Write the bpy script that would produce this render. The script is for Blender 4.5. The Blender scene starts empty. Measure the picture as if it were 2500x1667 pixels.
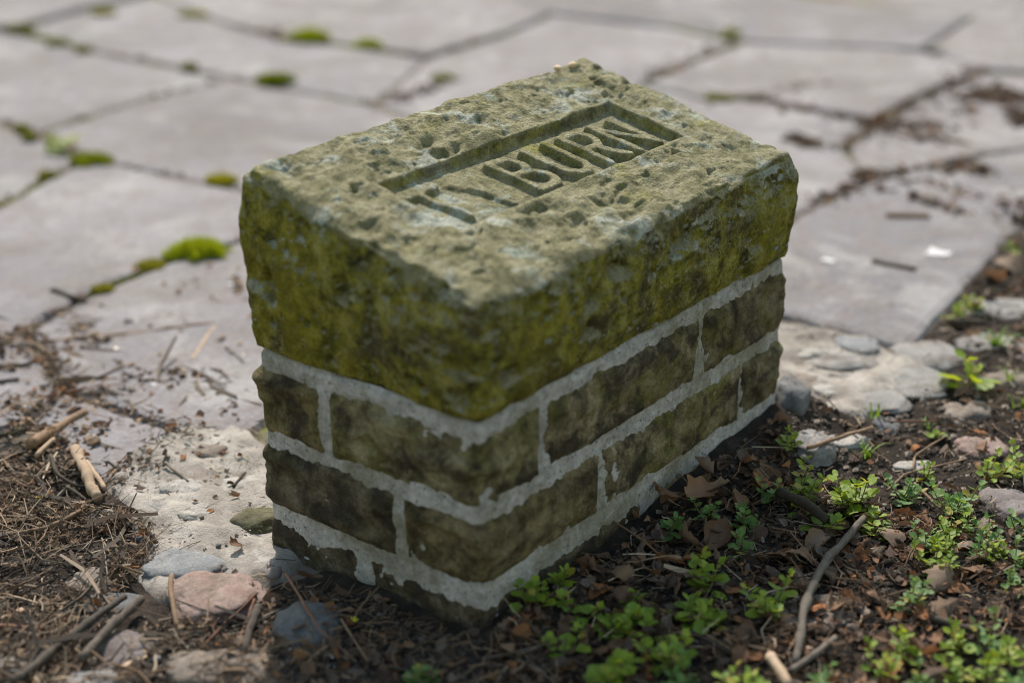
import bpy, math, random
import numpy as np
from mathutils import Matrix, Vector

random.seed(7)
rng = np.random.default_rng(11)
R = math.radians
scene = bpy.context.scene

# ------------------------------------------------------------------ camera
CAM = np.array([-1.07, -.896, .914])
YAW, PITCH, ROLL, FPX = R(38.62), R(-23.13), R(-.58), 4050.0
_fw = np.array([math.cos(PITCH)*math.cos(YAW), math.cos(PITCH)*math.sin(YAW), math.sin(PITCH)])
_r = np.cross(_fw, [0, 0, 1]); _r /= np.linalg.norm(_r)
_u = np.cross(_r, _fw)
_c, _s = math.cos(ROLL), math.sin(ROLL)
_r, _u = _c*_r+_s*_u, -_s*_r+_c*_u
cam_data = bpy.data.cameras.new('camera')
cam = bpy.data.objects.new('camera', cam_data)
scene.collection.objects.link(cam)
cam.matrix_world = Matrix(((_r[0], _u[0], -_fw[0], CAM[0]), (_r[1], _u[1], -_fw[1], CAM[1]),
                           (_r[2], _u[2], -_fw[2], CAM[2]), (0, 0, 0, 1)))
cam_data.sensor_width = 36
cam_data.lens = FPX/2500*36
cam_data.clip_start = .05
cam_data.clip_end = 500
cam_data.dof.use_dof = True
cam_data.dof.focus_distance = 1.83
cam_data.dof.aperture_fstop = 2.0
scene.camera = cam
scene.cycles.filter_width = 1.0
scene.cycles.use_denoising = True

# ------------------------------------------------------------------ light
SUN_AZ, SUN_EL = R(46), R(46)          # azimuth measured from +X towards +Y
world = bpy.data.worlds.new('World'); scene.world = world; world.use_nodes = True
wn = world.node_tree.nodes; wl = world.node_tree.links
sky = wn.new('ShaderNodeTexSky'); sky.sky_type = 'NISHITA'; sky.sun_disc = False
sky.sun_elevation = SUN_EL; sky.sun_rotation = R(90)-SUN_AZ
sky.air_density = 2.5; sky.dust_density = 1.5; sky.ozone_density = 1.0
wl.new(sky.outputs[0], wn['Background'].inputs[0]); wn['Background'].inputs[1].default_value = .108
sun_data = bpy.data.lights.new('sun', 'SUN'); sun_data.energy = 4.1; sun_data.angle = R(1.2); sun_data.color = (1, .905, .815)
sun = bpy.data.objects.new('sun', sun_data); scene.collection.objects.link(sun)
sun.rotation_euler = (R(90)-SUN_EL, 0, SUN_AZ+R(90))
sun.location = (2, 2, 4)
vs = scene.view_settings
vs.view_transform = 'Standard'; vs.look = 'None'; vs.gamma = 1; vs.exposure = .72; vs.use_curve_mapping = False

# ------------------------------------------------------------------ helpers
COL = scene.collection
D = 2500/2352
def gp(x, y, z=0.0):
    "point of the plane at height z seen at the photo position (x, y) of the 2352 px wide view"
    v = _fw+_r*(x*D-1250)/FPX-_u*(y*D-833.5)/FPX
    t = (z-CAM[2])/v[2]
    p = CAM+t*v
    return np.array([p[0], p[1], z])
def mpp(p):
    return D*float((np.asarray(p)-CAM) @ _fw)/FPX

_perm = np.random.default_rng(3).permutation(256); _perm = np.concatenate([_perm]*3)
_grad = np.random.default_rng(4).normal(size=(256, 3)); _grad /= np.linalg.norm(_grad, axis=1)[:, None]
def perlin(P):
    P = np.asarray(P, float); i = np.floor(P).astype(int); f = P-i; i &= 255
    w = f*f*f*(f*(f*6-15)+10)
    out = np.zeros(len(P))
    for dx in (0, 1):
        for dy in (0, 1):
            for dz in (0, 1):
                h = _perm[_perm[_perm[i[:, 0]+dx]+i[:, 1]+dy]+i[:, 2]+dz] & 255
                g = _grad[h]
                d = g[:, 0]*(f[:, 0]-dx)+g[:, 1]*(f[:, 1]-dy)+g[:, 2]*(f[:, 2]-dz)
                ww = (w[:, 0] if dx else 1-w[:, 0])*(w[:, 1] if dy else 1-w[:, 1])*(w[:, 2] if dz else 1-w[:, 2])
                out += ww*d
    return out*1.5
def fbm(P, size, octv=3, seed=0, gain=.5):
    P = np.asarray(P, float)/size+seed*17.37; a = 1; s = 0
    for k in range(octv):
        s = s+a*perlin(P*2**k+k*5.1); a *= gain
    return s
def ridge(P, size, octv=3, seed=0):
    P = np.asarray(P, float)/size+seed*13.7; a = 1; s = 0
    for k in range(octv):
        s = s+a*(1-2*np.abs(perlin(P*2**k+k*3.3))); a *= .5
    return s-.6
def pits(P, size, seed=0, density=.5):
    "rounded hollows: 0 outside, up to 1 in the middle of a pit"
    P = np.asarray(P, float)/size+seed*7.7; i = np.floor(P).astype(int); f = P-i
    best = np.zeros(len(P))
    for dx in (-1, 0, 1):
        for dy in (-1, 0, 1):
            for dz in (-1, 0, 1):
                c = (i+np.array([dx, dy, dz])) & 255
                h = _perm[_perm[_perm[c[:, 0]]+c[:, 1]]+c[:, 2]] & 255
                h2 = _perm[h+31] & 255; h3 = _perm[h+97] & 255; h4 = _perm[h+151] & 255
                off = np.stack([h, h2, h3], 1)/255.
                d = np.linalg.norm(off+np.array([dx, dy, dz])-f, axis=1)
                rad = .2+.4*h4/255.
                k = np.where((h+h3) % 256 < density*256, np.clip(1-d/rad, 0, 1), 0)
                best = np.maximum(best, k*k*(3-2*k)*(rad/.6))
    return best
def bowls(P, size, seed=0, density=.8):
    "scalloped fracture hollows with sharp rims"
    P = np.asarray(P, float)/size+seed*5.9; i = np.floor(P).astype(int); f = P-i
    best = np.zeros(len(P))
    for dx in (-1, 0, 1):
        for dy in (-1, 0, 1):
            for dz in (-1, 0, 1):
                c = (i+np.array([dx, dy, dz])) & 255
                h = _perm[_perm[_perm[c[:, 0]]+c[:, 1]]+c[:, 2]] & 255
                h2 = _perm[h+57] & 255; h3 = _perm[h+113] & 255; h4 = _perm[h+171] & 255
                d2 = ((np.stack([h, h2, h3], 1)/255.+np.array([dx, dy, dz])-f)**2).sum(1)
                rad = .35+.45*h4/255.
                best = np.maximum(best, np.where((h+h3) % 256 < density*256, np.clip(1-d2/rad**2, 0, 1)*rad, 0))
    return best
def sstep(a, b, x):
    t = np.clip((x-a)/(b-a), 0, 1); return t*t*(3-2*t)

def tag(o, label=None, cat=None, group=None, kind=None):
    if label: o['label'] = label
    if cat: o['category'] = cat
    if group: o['group'] = group
    if kind: o['kind'] = kind
    return o
def mesh_data(name, V, F, mat, smooth=True, col=None):
    me = bpy.data.meshes.new(name)
    V = np.asarray(V, float)
    if isinstance(F, np.ndarray):
        n, k = F.shape
        me.vertices.add(len(V)); me.vertices.foreach_set('co', V.astype(np.float32).ravel())
        me.loops.add(n*k); me.loops.foreach_set('vertex_index', F.astype(np.int32).ravel())
        me.polygons.add(n); me.polygons.foreach_set('loop_start', np.arange(0, n*k, k, dtype=np.int32))
        me.polygons.foreach_set('loop_total', np.full(n, k, dtype=np.int32))
        me.update(calc_edges=True)
    else:
        me.from_pydata([tuple(v) for v in V], [], F); me.update()
    me.polygons.foreach_set('use_smooth', np.full(len(me.polygons), bool(smooth)))
    if col is not None:
        a = me.color_attributes.new('Col', 'FLOAT_COLOR', 'POINT')
        c = np.ones((len(V), 4), np.float32); c[:, :3] = col
        a.data.foreach_set('color', c.ravel())
    me.materials.append(mat)
    return me
def obj(name, V, F, mat, parent=None, smooth=True, col=None, origin=None):
    V = np.asarray(V, float)
    loc = np.zeros(3)
    if origin is not None:
        loc = np.asarray(origin, float); V = V-loc
    o = bpy.data.objects.new(name, mesh_data(name, V, F, mat, smooth, col))
    COL.objects.link(o); o.location = loc
    if parent is not None:
        o.parent = parent; o.location = loc-np.array(parent.location) if origin is not None else -np.array(parent.location)
    return o
def empty(name, loc):
    o = bpy.data.objects.new(name, None); COL.objects.link(o); o.location = loc
    o.empty_display_size = .02
    return o
def grid_faces(nu, nv, off=0, closed_u=False):
    i, j = np.meshgrid(np.arange(nu if closed_u else nu-1), np.arange(nv-1), indexing='ij')
    i = i.ravel(); j = j.ravel(); i2 = (i+1) % nu
    return np.stack([i*nv+j, i2*nv+j, i2*nv+j+1, i*nv+j+1], 1)+off

# ------------------------------------------------------------------ materials
class NT:
    def __init__(s, name):
        s.m = bpy.data.materials.new(name); s.m.use_nodes = True
        s.n = s.m.node_tree.nodes; s.l = s.m.node_tree.links; s.b = s.n['Principled BSDF']
        s.tc = s.n.new('ShaderNodeTexCoord').outputs['Object']
    def link(s, a, b): s.l.new(a, b)
    def pos(s):
        s.tc = s.n.new('ShaderNodeNewGeometry').outputs['Position']; return s
    def noise(s, scale, detail=4, rough=.55, dist=0, vec=None, stretch=None):
        v = vec or s.tc
        if stretch:
            mp = s.n.new('ShaderNodeMapping'); mp.inputs['Scale'].default_value = stretch; s.link(v, mp.inputs[0]); v = mp.outputs[0]
        t = s.n.new('ShaderNodeTexNoise'); t.inputs['Scale'].default_value = scale; t.inputs['Detail'].default_value = detail
        t.inputs['Roughness'].default_value = rough; t.inputs['Distortion'].default_value = dist
        s.link(v, t.inputs['Vector']); return t.outputs['Fac']
    def voro(s, scale, feature='F1'):
        t = s.n.new('ShaderNodeTexVoronoi'); t.inputs['Scale'].default_value = scale; t.feature = feature
        s.link(s.tc, t.inputs['Vector']); return t
    def ramp(s, fac, *stops):
        r = s.n.new('ShaderNodeValToRGB'); e = r.color_ramp.elements
        while len(e) < len(stops): e.new(.5)
        for k, (p, c) in enumerate(stops):
            e[k].position = p
            e[k].color = (c, c, c, 1) if isinstance(c, (int, float)) else (*c, 1)
        s.link(fac, r.inputs[0]); return r.outputs[0]
    def mix(s, fac, a, b, mode='MIX'):
        m = s.n.new('ShaderNodeMix'); m.data_type = 'RGBA'; m.blend_type = mode
        for sock, v in ((m.inputs[0], fac), (m.inputs[6], a), (m.inputs[7], b)):
            if isinstance(v, (int, float)): sock.default_value = v
            elif isinstance(v, tuple): sock.default_value = (*v, 1)
            else: s.link(v, sock)
        return m.outputs[2]
    def math(s, op, a, b=0., clamp=False):
        m = s.n.new('ShaderNodeMath'); m.operation = op; m.use_clamp = clamp
        for k, v in ((0, a), (1, b)):
            if isinstance(v, (int, float)): m.inputs[k].default_value = v
            else: s.link(v, m.inputs[k])
        return m.outputs[0]
    def normal_z(s):
        g = s.n.new('ShaderNodeNewGeometry'); x = s.n.new('ShaderNodeSeparateXYZ'); s.link(g.outputs['True Normal'], x.inputs[0]); return x.outputs[2]
    def rand(s): return s.n.new('ShaderNodeObjectInfo').outputs['Random']
    def attr(s):
        a = s.n.new('ShaderNodeAttribute'); a.attribute_name = 'Col'; return a.outputs['Color']
    def done(s, color, rough=.85, bump=None, strength=.4, dist=.002, spec=.25):
        if isinstance(color, tuple): s.b.inputs['Base Color'].default_value = (*color, 1)
        else: s.link(color, s.b.inputs['Base Color'])
        if isinstance(rough, (int, float)): s.b.inputs['Roughness'].default_value = rough
        else: s.link(rough, s.b.inputs['Roughness'])
        s.b.inputs['Specular IOR Level'].default_value = spec
        if bump is not None:
            b = s.n.new('ShaderNodeBump'); b.inputs['Strength'].default_value = strength; b.inputs['Distance'].default_value = dist
            s.link(bump, b.inputs['Height']); s.link(b.outputs[0], s.b.inputs['Normal'])
        return s.m

def mat_capstone():
    t = NT('capstone_sandstone').pos()
    big = t.noise(9, 4, .6); mid = t.noise(38, 5, .65); fine = t.noise(420, 3, .7)
    top = t.ramp(mid, (.28, (.088, .088, .042)), (.45, (.195, .184, .098)), (.58, (.268, .248, .152)), (.75, (.17, .164, .094)))
    top = t.mix(t.ramp(t.noise(16, 5, .7, .6), (.54, 0), (.64, .75)), top, (.40, .43, .38))          # pale lichen
    top = t.mix(t.ramp(t.noise(23, 4, .7, .3, stretch=(1, 1.3, 1)), (.60, 0), (.70, .8)), top, (.29, .34, .295))
    top = t.mix(t.ramp(t.noise(13, 3, .6), (.6, 0), (.7, .55)), top, (.25, .235, .05))                # yellow algae
    side = t.ramp(t.noise(34, 7, .72, .3), (.34, (.020, .020, .007)), (.44, (.105, .100, .016)), (.54, (.255, .235, .034)), (.68, (.36, .33, .11)))
    side = t.mix(t.ramp(t.noise(13, 6, .68, .6, stretch=(1, 1, .8)), (.50, 0), (.60, .85)), side, (.075, .060, .034))  # bare dark stone
    side = t.mix(t.ramp(t.noise(62, 6, .75, 1.2, stretch=(1.2, 1.2, .5)), (.54, 0), (.66, .6)), side, (.34, .335, .20))  # grey lichen veil
    side = t.mix(t.ramp(t.noise(7, 3, .6, stretch=(1, 1, .6)), (.48, 0), (.63, .6)), side, (.24, .215, .013))           # bright moss
    up = t.ramp(t.math('ADD', t.normal_z(), t.math('MULTIPLY', t.math('SUBTRACT', mid, .5), .4)), (.18, 0), (.48, 1))
    c = t.mix(up, side, top)
    c = t.mix(.75, c, t.ramp(t.noise(75, 6, .75), (.30, .42), (.5, 1.0), (.68, 1.3)), 'MULTIPLY')
    c = t.mix(.5, c, t.ramp(fine, (.3, .3), (.55, 1.0), (.75, 1.35)), 'MULTIPLY')
    v = t.voro(90)
    c = t.mix(t.ramp(v.outputs['Distance'], (.08, .7), (.16, 0)), c, t.mix(up, (.03, .03, .012), (.15, .15, .09)))
    h = t.math('ADD', t.math('MULTIPLY', fine, .5), t.math('MULTIPLY', t.noise(150, 4, .7), 1.0))
    return t.done(c, .92, h, 1.0, .0060, .2)

def mat_course(name='course_olive', mul=(1., 1., 1.), algae=.65):
    t = NT(name).pos()
    rnd = t.rand()
    base = t.ramp(t.noise(30, 6, .65), (.30, (.026, .023, .018)), (.44, (.14, .122, .086)), (.57, (.28, .25, .185)), (.74, (.40, .37, .30)))
    tint = t.ramp(rnd, (0, (.85, .72, .66)), (.35, (1, .95, .8)), (.7, (.9, .92, .7)), (1, (1.1, 1.0, .85)))
    c = t.mix(1.0, t.mix(1.0, base, tint, 'MULTIPLY'), mul, 'MULTIPLY')
    c = t.mix(t.ramp(t.noise(11, 4, .65, .4), (.47, 0), (.60, algae)), c, (.15, .145, .03))          # algae
    c = t.mix(t.ramp(t.noise(18, 4, .7, .4), (.50, 0), (.62, .85)), c, (.040, .034, .027))           # soot
    c = t.mix(t.ramp(t.noise(60, 5, .7, .5), (.62, 0), (.74, .5)), c, (.26, .25, .21))
    fine = t.noise(380, 3, .7)
    c = t.mix(.8, c, t.ramp(t.noise(85, 6, .75), (.30, .40), (.5, 1.0), (.68, 1.35)), 'MULTIPLY')
    c = t.mix(.5, c, t.ramp(fine, (.3, .3), (.55, 1.0), (.78, 1.35)), 'MULTIPLY')
    h = t.math('ADD', t.math('MULTIPLY', fine, .5), t.noise(130, 4, .7))
    return t.done(c, .92, h, 1.0, .0065, .2)

def mat_mortar():
    t = NT('pointing_mortar').pos()
    c = t.ramp(t.noise(45, 5, .6), (.3, (.40, .393, .39)), (.5, (.57, .56, .558)), (.7, (.65, .64, .638)))
    c = t.mix(t.ramp(t.noise(190, 4, .75), (.57, 0), (.64, .85)), c, (.10, .095, .085))
    c = t.mix(t.ramp(t.noise(14, 5, .7, .6), (.50, 0), (.64, .6)), c, (.28, .265, .235))
    c = t.mix(t.ramp(t.noise(9, 5, .7, .5), (.48, 0), (.60, .6)), c, (.24, .23, .14))
    c = t.mix(.8, c, t.ramp(t.noise(110, 6, .8), (.30, .5), (.5, 1.0), (.68, 1.25)), 'MULTIPLY')
    h = t.math('ADD', t.noise(450, 3, .8), t.noise(130, 4, .7))
    return t.done(c, .95, h, 1.0, .004, .15)

def mat_flag():
    t = NT('flagstone').pos()
    rnd = t.rand()
    c = t.ramp(t.noise(2.2, 6, .6), (.3, (.120, .116, .124)), (.5, (.184, .177, .188)), (.7, (.238, .229, .241)))
    c = t.mix(1, c, t.ramp(rnd, (0, (.82, .82, .83)), (.5, (1, .99, .98)), (1, (1.12, 1.09, 1.06))), 'MULTIPLY')
    c = t.mix(t.ramp(t.noise(14, 6, .7), (.48, 0), (.62, .65)), c, (.15, .126, .115))
    c = t.mix(t.ramp(t.noise(5, 6, .72, .8), (.52, 0), (.62, .45)), c, (.33, .325, .315))
    c = t.mix(t.ramp(t.noise(3.1, 6, .75, 1.2), (.50, 0), (.60, .55)), c, (.135, .122, .115))
    c = t.mix(.6, c, t.ramp(t.noise(95, 6, .8), (.32, .55), (.5, 1.0), (.68, 1.3)), 'MULTIPLY')
    c = t.mix(t.ramp(t.voro(22).outputs['Distance'], (.05, .45), (.11, 0)), c, (.11, .095, .088))
    h = t.math('ADD', t.math('MULTIPLY', t.noise(120, 4, .7), .5), t.noise(11, 5, .6))
    return t.done(c, .88, h, .6, .010, .3)

def mat_soil():
    t = NT('dark_soil').pos()
    c = t.ramp(t.noise(26, 6, .7), (.3, (.013, .010, .008)), (.5, (.032, .025, .020)), (.7, (.062, .049, .039)))
    c = t.mix(t.ramp(t.noise(300, 3, .8), (.62, 0), (.72, .6)), c, (.16, .12, .085))
    h = t.math('ADD', t.noise(90, 5, .75), t.math('MULTIPLY', t.noise(350, 3, .7), .6))
    return t.done(c, .97, h, 1.0, .006, .15)

def mat_joint():
    t = NT('joint_grit').pos()
    c = t.ramp(t.noise(30, 6, .7), (.3, (.085, .070, .060)), (.5, (.155, .130, .112)), (.7, (.21, .18, .158)))
    c = t.mix(t.ramp(t.noise(6, 4, .7), (.50, 0), (.62, .8)), c, (.13, .145, .03))
    return t.done(c, .97, t.noise(120, 5, .75), 1.0, .005, .15)

def mat_bed():
    t = NT('cement_bed').pos()
    c = t.ramp(t.noise(24, 6, .65), (.3, (.22, .20, .175)), (.48, (.34, .315, .28)), (.7, (.44, .415, .38)))
    c = t.mix(t.ramp(t.noise(12, 5, .7, .5), (.45, 0), (.60, .75)), c, (.19, .165, .145))
    c = t.mix(t.ramp(t.noise(220, 4, .75), (.62, 0), (.7, .7)), c, (.17, .14, .11))
    h = t.math('ADD', t.noise(110, 5, .7), t.noise(400, 3, .7))
    return t.done(c, .95, h, .8, .004, .15)

def mat_cobble(name, a, b):
    t = NT(name).pos()
    c = t.mix(t.ramp(t.noise(45, 6, .65), (.35, 0), (.65, 1)), a, b)
    c = t.mix(t.ramp(t.noise(200, 3, .7), (.62, 0), (.72, .5)), c, tuple(.35*x for x in a))
    c = t.mix(t.ramp(t.noise(22, 5, .7), (.5, 0), (.64, .65)), c, (.11, .085, .065))
    c = t.mix(.5, c, t.ramp(t.noise(350, 4, .75), (.3, .5), (.7, 1.3)), 'MULTIPLY')
    return t.done(c, .85, t.noise(130, 6, .75), .9, .004, .25)

def mat_wood(name, a, b):
    t = NT(name)
    c = t.mix(t.ramp(t.noise(90, 5, .7), (.3, 0), (.7, 1)), a, b)
    c = t.mix(1, c, t.ramp(t.rand(), (0, .7), (1, 1.2)), 'MULTIPLY')
    c = t.mix(t.ramp(t.noise(260, 3, .7), (.6, 0), (.75, .6)), c, tuple(.35*x for x in a))
    return t.done(c, .85, t.noise(300, 4, .7), .7, .0015, .2)

def leafy(t, color, rough, trans, tcol, bump=None, strength=.3, spec=.3):
    t.done(color, rough, bump, strength, .0008, spec)
    tr = t.n.new('ShaderNodeBsdfTranslucent')
    if isinstance(tcol, tuple): tr.inputs[0].default_value = (*tcol, 1)
    else: t.link(tcol, tr.inputs[0])
    mx = t.n.new('ShaderNodeMixShader'); mx.inputs[0].default_value = trans
    t.link(t.b.outputs[0], mx.inputs[1]); t.link(tr.outputs[0], mx.inputs[2])
    t.link(mx.outputs[0], t.n['Material Output'].inputs['Surface'])
    return t.m
def mat_green(name, a, b, tr):
    t = NT(name)
    c = t.mix(t.rand(), a, b)
    c = t.mix(t.ramp(t.noise(180, 3, .6), (.4, 0), (.7, .35)), c, tuple(min(1, 1.5*x+.02) for x in a))
    c = t.mix(t.ramp(t.rand(), (.90, 0), (.93, .8)), c, (.33, .25, .05))
    return leafy(t, c, .5, .38, t.mix(t.rand(), tr, tuple(.7*x for x in tr)), t.noise(500, 3), .3, .35)
def mat_dead():
    t = NT('dead_leaf')
    c = t.ramp(t.rand(), (0, (.13, .075, .045)), (.3, (.22, .125, .07)), (.55, (.28, .175, .105)), (.8, (.24, .19, .15)), (1, (.36, .16, .06)))
    c = t.mix(t.ramp(t.noise(120, 5, .7), (.35, .5), (.65, 0)), c, (.07, .045, .03))
    return leafy(t, c, .75, .2, t.mix(.5, c, (.25, .1, .03)), t.noise(220, 4, .7), .6)
def mat_col(name, rough=.85, trans=0):
    t = NT(name)
    if trans: return leafy(t, t.attr(), rough, trans, t.attr())
    return t.done(t.attr(), rough, None, spec=.2)

M = dict(
    cap=mat_capstone(), course=mat_course(), course_brown=mat_course('course_brown', (.84, .76, .71), .25), course_grey=mat_course('course_grey', (.52, .52, .55), .1), course_dark=mat_course('course_dark', (.8, .84, .78), .5), mortar=mat_mortar(), flag=mat_flag(), soil=mat_soil(), bed=mat_bed(), joint=mat_joint(),
    cob_grey=mat_cobble('cobble_grey', (.20, .195, .19), (.30, .29, .275)), cob_blue=mat_cobble('cobble_blue', (.18, .19, .20), (.26, .27, .275)),
    cob_pink=mat_cobble('cobble_pink', (.24, .165, .14), (.33, .255, .225)), cob_brown=mat_cobble('cobble_brown', (.17, .14, .115), (.27, .235, .20)),
    cob_pale=mat_cobble('cobble_pale', (.30, .285, .26), (.42, .40, .37)), cob_dark=mat_cobble('cobble_dark', (.10, .105, .11), (.18, .185, .19)),
    cob_plum=mat_cobble('cobble_plum', (.16, .135, .13), (.22, .195, .19)), cob_moss=mat_cobble('cobble_moss', (.06, .06, .025), (.16, .15, .09)),
    tw_grey=mat_wood('twig_grey', (.095, .080, .066), (.17, .148, .124)), tw_bark=mat_wood('twig_bark', (.055, .045, .037), (.115, .098, .082)), tw_dark=mat_wood('twig_dark', (.035, .028, .022), (.075, .06, .045)),
    tw_red=mat_wood('twig_red', (.13, .062, .040), (.20, .115, .075)), tw_tan=mat_wood('twig_tan', (.30, .21, .14), (.45, .35, .25)),
    tw_brown=mat_wood('twig_brown', (.13, .085, .055), (.24, .165, .105)),
    leaf=mat_green('speedwell_leaf', (.11, .20, .028), (.27, .35, .028), (.46, .55, .02)),
    leaf_cool=mat_green('speedwell_leaf_cool', (.085, .18, .060), (.15, .24, .055), (.24, .38, .04)),
    stem=mat_green('speedwell_stem', (.16, .17, .05), (.20, .15, .07), (.2, .25, .04)),
    grass=mat_green('grass_blade', (.10, .20, .02), (.17, .26, .02), (.25, .38, .02)),
    moss=mat_col('moss', .8, .3), dead=mat_dead(), litter=mat_col('litter', .85, .15), yellow=mat_green('yellow_petal', (.62, .55, .02), (.7, .6, .03), (.7, .6, .02)),
    white=NT('white_paper').done((.50, .50, .51), .8), chip=mat_wood('wood_chip', (.48, .36, .22), (.60, .48, .32)), seed=mat_wood('seed', (.05, .02, .02), (.10, .04, .04)),
)

# ------------------------------------------------------------------ ground
def poly_sd(X, Y, P):
    "signed distance to a polygon, positive inside"
    P = np.asarray(P)[:, :2]; n = len(P); d2 = np.full(X.shape, 1e9); ins = np.zeros(X.shape, bool)
    for k in range(n):
        a, b = P[k], P[(k+1) % n]
        e = b-a; wx, wy = X-a[0], Y-a[1]
        t = np.clip((wx*e[0]+wy*e[1])/(e@e+1e-12), 0, 1)
        d2 = np.minimum(d2, (wx-e[0]*t)**2+(wy-e[1]*t)**2)
        c = ((a[1] > Y) != (b[1] > Y)) & (X < (b[0]-a[0])*(Y-a[1])/(b[1]-a[1]+1e-15)+a[0])
        ins ^= c
    return np.where(ins, 1, -1)*np.sqrt(d2)
def G(pts): return [gp(*p)[:2] for p in pts]
SOIL_RIGHT = G([(3100, 380), (2600, 420), (2352, 470), (2295, 520), (2235, 600), (2170, 700), (2105, 800), (2115, 880), (2080, 950), (1960, 972), (1830, 952),
                (1790, 930), (1500, 1000), (1000, 1250), (640, 1330), (610, 1400), (640, 1480), (700, 1700), (700, 2300), (3600, 2300), (3600, 500)])
SOIL_LEFT = G([(-900, 960), (-300, 1000), (0, 1010), (120, 1000), (230, 1095), (320, 1180), (350, 1250), (330, 1320), (420, 1420), (610, 1400), (640, 1480), (700, 1700), (700, 2300), (-1200, 2300)])
BEDS = [G([(215, 1130), (320, 1035), (410, 985), (540, 975), (660, 1030), (760, 1200), (660, 1325), (610, 1335), (590, 1380), (480, 1400), (350, 1385), (325, 1330), (330, 1250)]),
        G([(600, 1480), (690, 1460), (770, 1500), (780, 1600), (640, 1660), (400, 1660), (430, 1570), (540, 1510)]),
        G([(1740, 760), (1830, 738), (1990, 782), (2095, 820), (2118, 880), (2088, 942), (1990, 972), (1780, 965)])]
L_, W_ = .5749, .30
def soil_mask(X, Y):
    P = np.stack([X, Y, X*0], 1)
    w = .022*fbm(P, .09, 3, 2)
    return np.maximum(sstep(-.02, .025, poly_sd(X, Y, SOIL_RIGHT)+w), sstep(-.02, .025, poly_sd(X, Y, SOIL_LEFT)+w))
def ground_z(X, Y):
    X = np.atleast_1d(np.asarray(X, float)); Y = np.atleast_1d(np.asarray(Y, float))
    m = soil_mask(X, Y); P = np.stack([X, Y, X*0], 1)
    z = -.014+m*(.015+.006*fbm(P, .10, 2, 5)+.004*fbm(P, .03, 3, 6))
    # soil and leaves banked against the long face, higher towards its far end
    dy = np.clip(-Y, 0, 1); bank = np.exp(-(dy/.07)**2)*sstep(-.05, .05, X)*sstep(.95, .62, X)
    z = z+m*bank*(.012+.030*sstep(.15, .55, X))
    return z
def gz(x, y): return float(ground_z(x, y)[0])
def gpt(x, y):
    "point of the real ground surface at a photo position"
    p = gp(x, y, 0.0)
    for _ in range(3): p = gp(x, y, max(gz(p[0], p[1]), -.003))
    return p

xs = np.arange(-.75, 2.05, .0075); ys = np.arange(-1.0, 1.35, .0075)
X, Y = np.meshgrid(xs, ys, indexing='ij'); X = X.ravel(); Y = Y.ravel()
Z = ground_z(X, Y)
edge = np.minimum(np.minimum(X-xs[0], xs[-1]-X), np.minimum(Y-ys[0], ys[-1]-Y))
Z = np.where(edge < .004, -.016, Z)
ground = obj('ground', np.stack([X, Y, Z], 1), grid_faces(len(xs), len(ys)), M['soil']); tag(ground, kind='structure')
# unseen ground carried on to the horizon, made paler than the soil to bounce light, as rings that share the fine patch's rim height
x0, x1, y0, y1 = xs[0], xs[-1], ys[0], ys[-1]
a = [(x0, y0), (x1, y0), (x1, y1), (x0, y1)]; b = [(-120, -120), (120, -120), (120, 120), (-120, 120)]
V = [(*p, -.016) for p in a]+[(*p, -.016) for p in b]
obj('far_ground', V, [(k, 4+k, 4+(k+1) % 4, (k+1) % 4)[::-1] for k in range(4)], M['joint'], ground, smooth=False)

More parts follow.
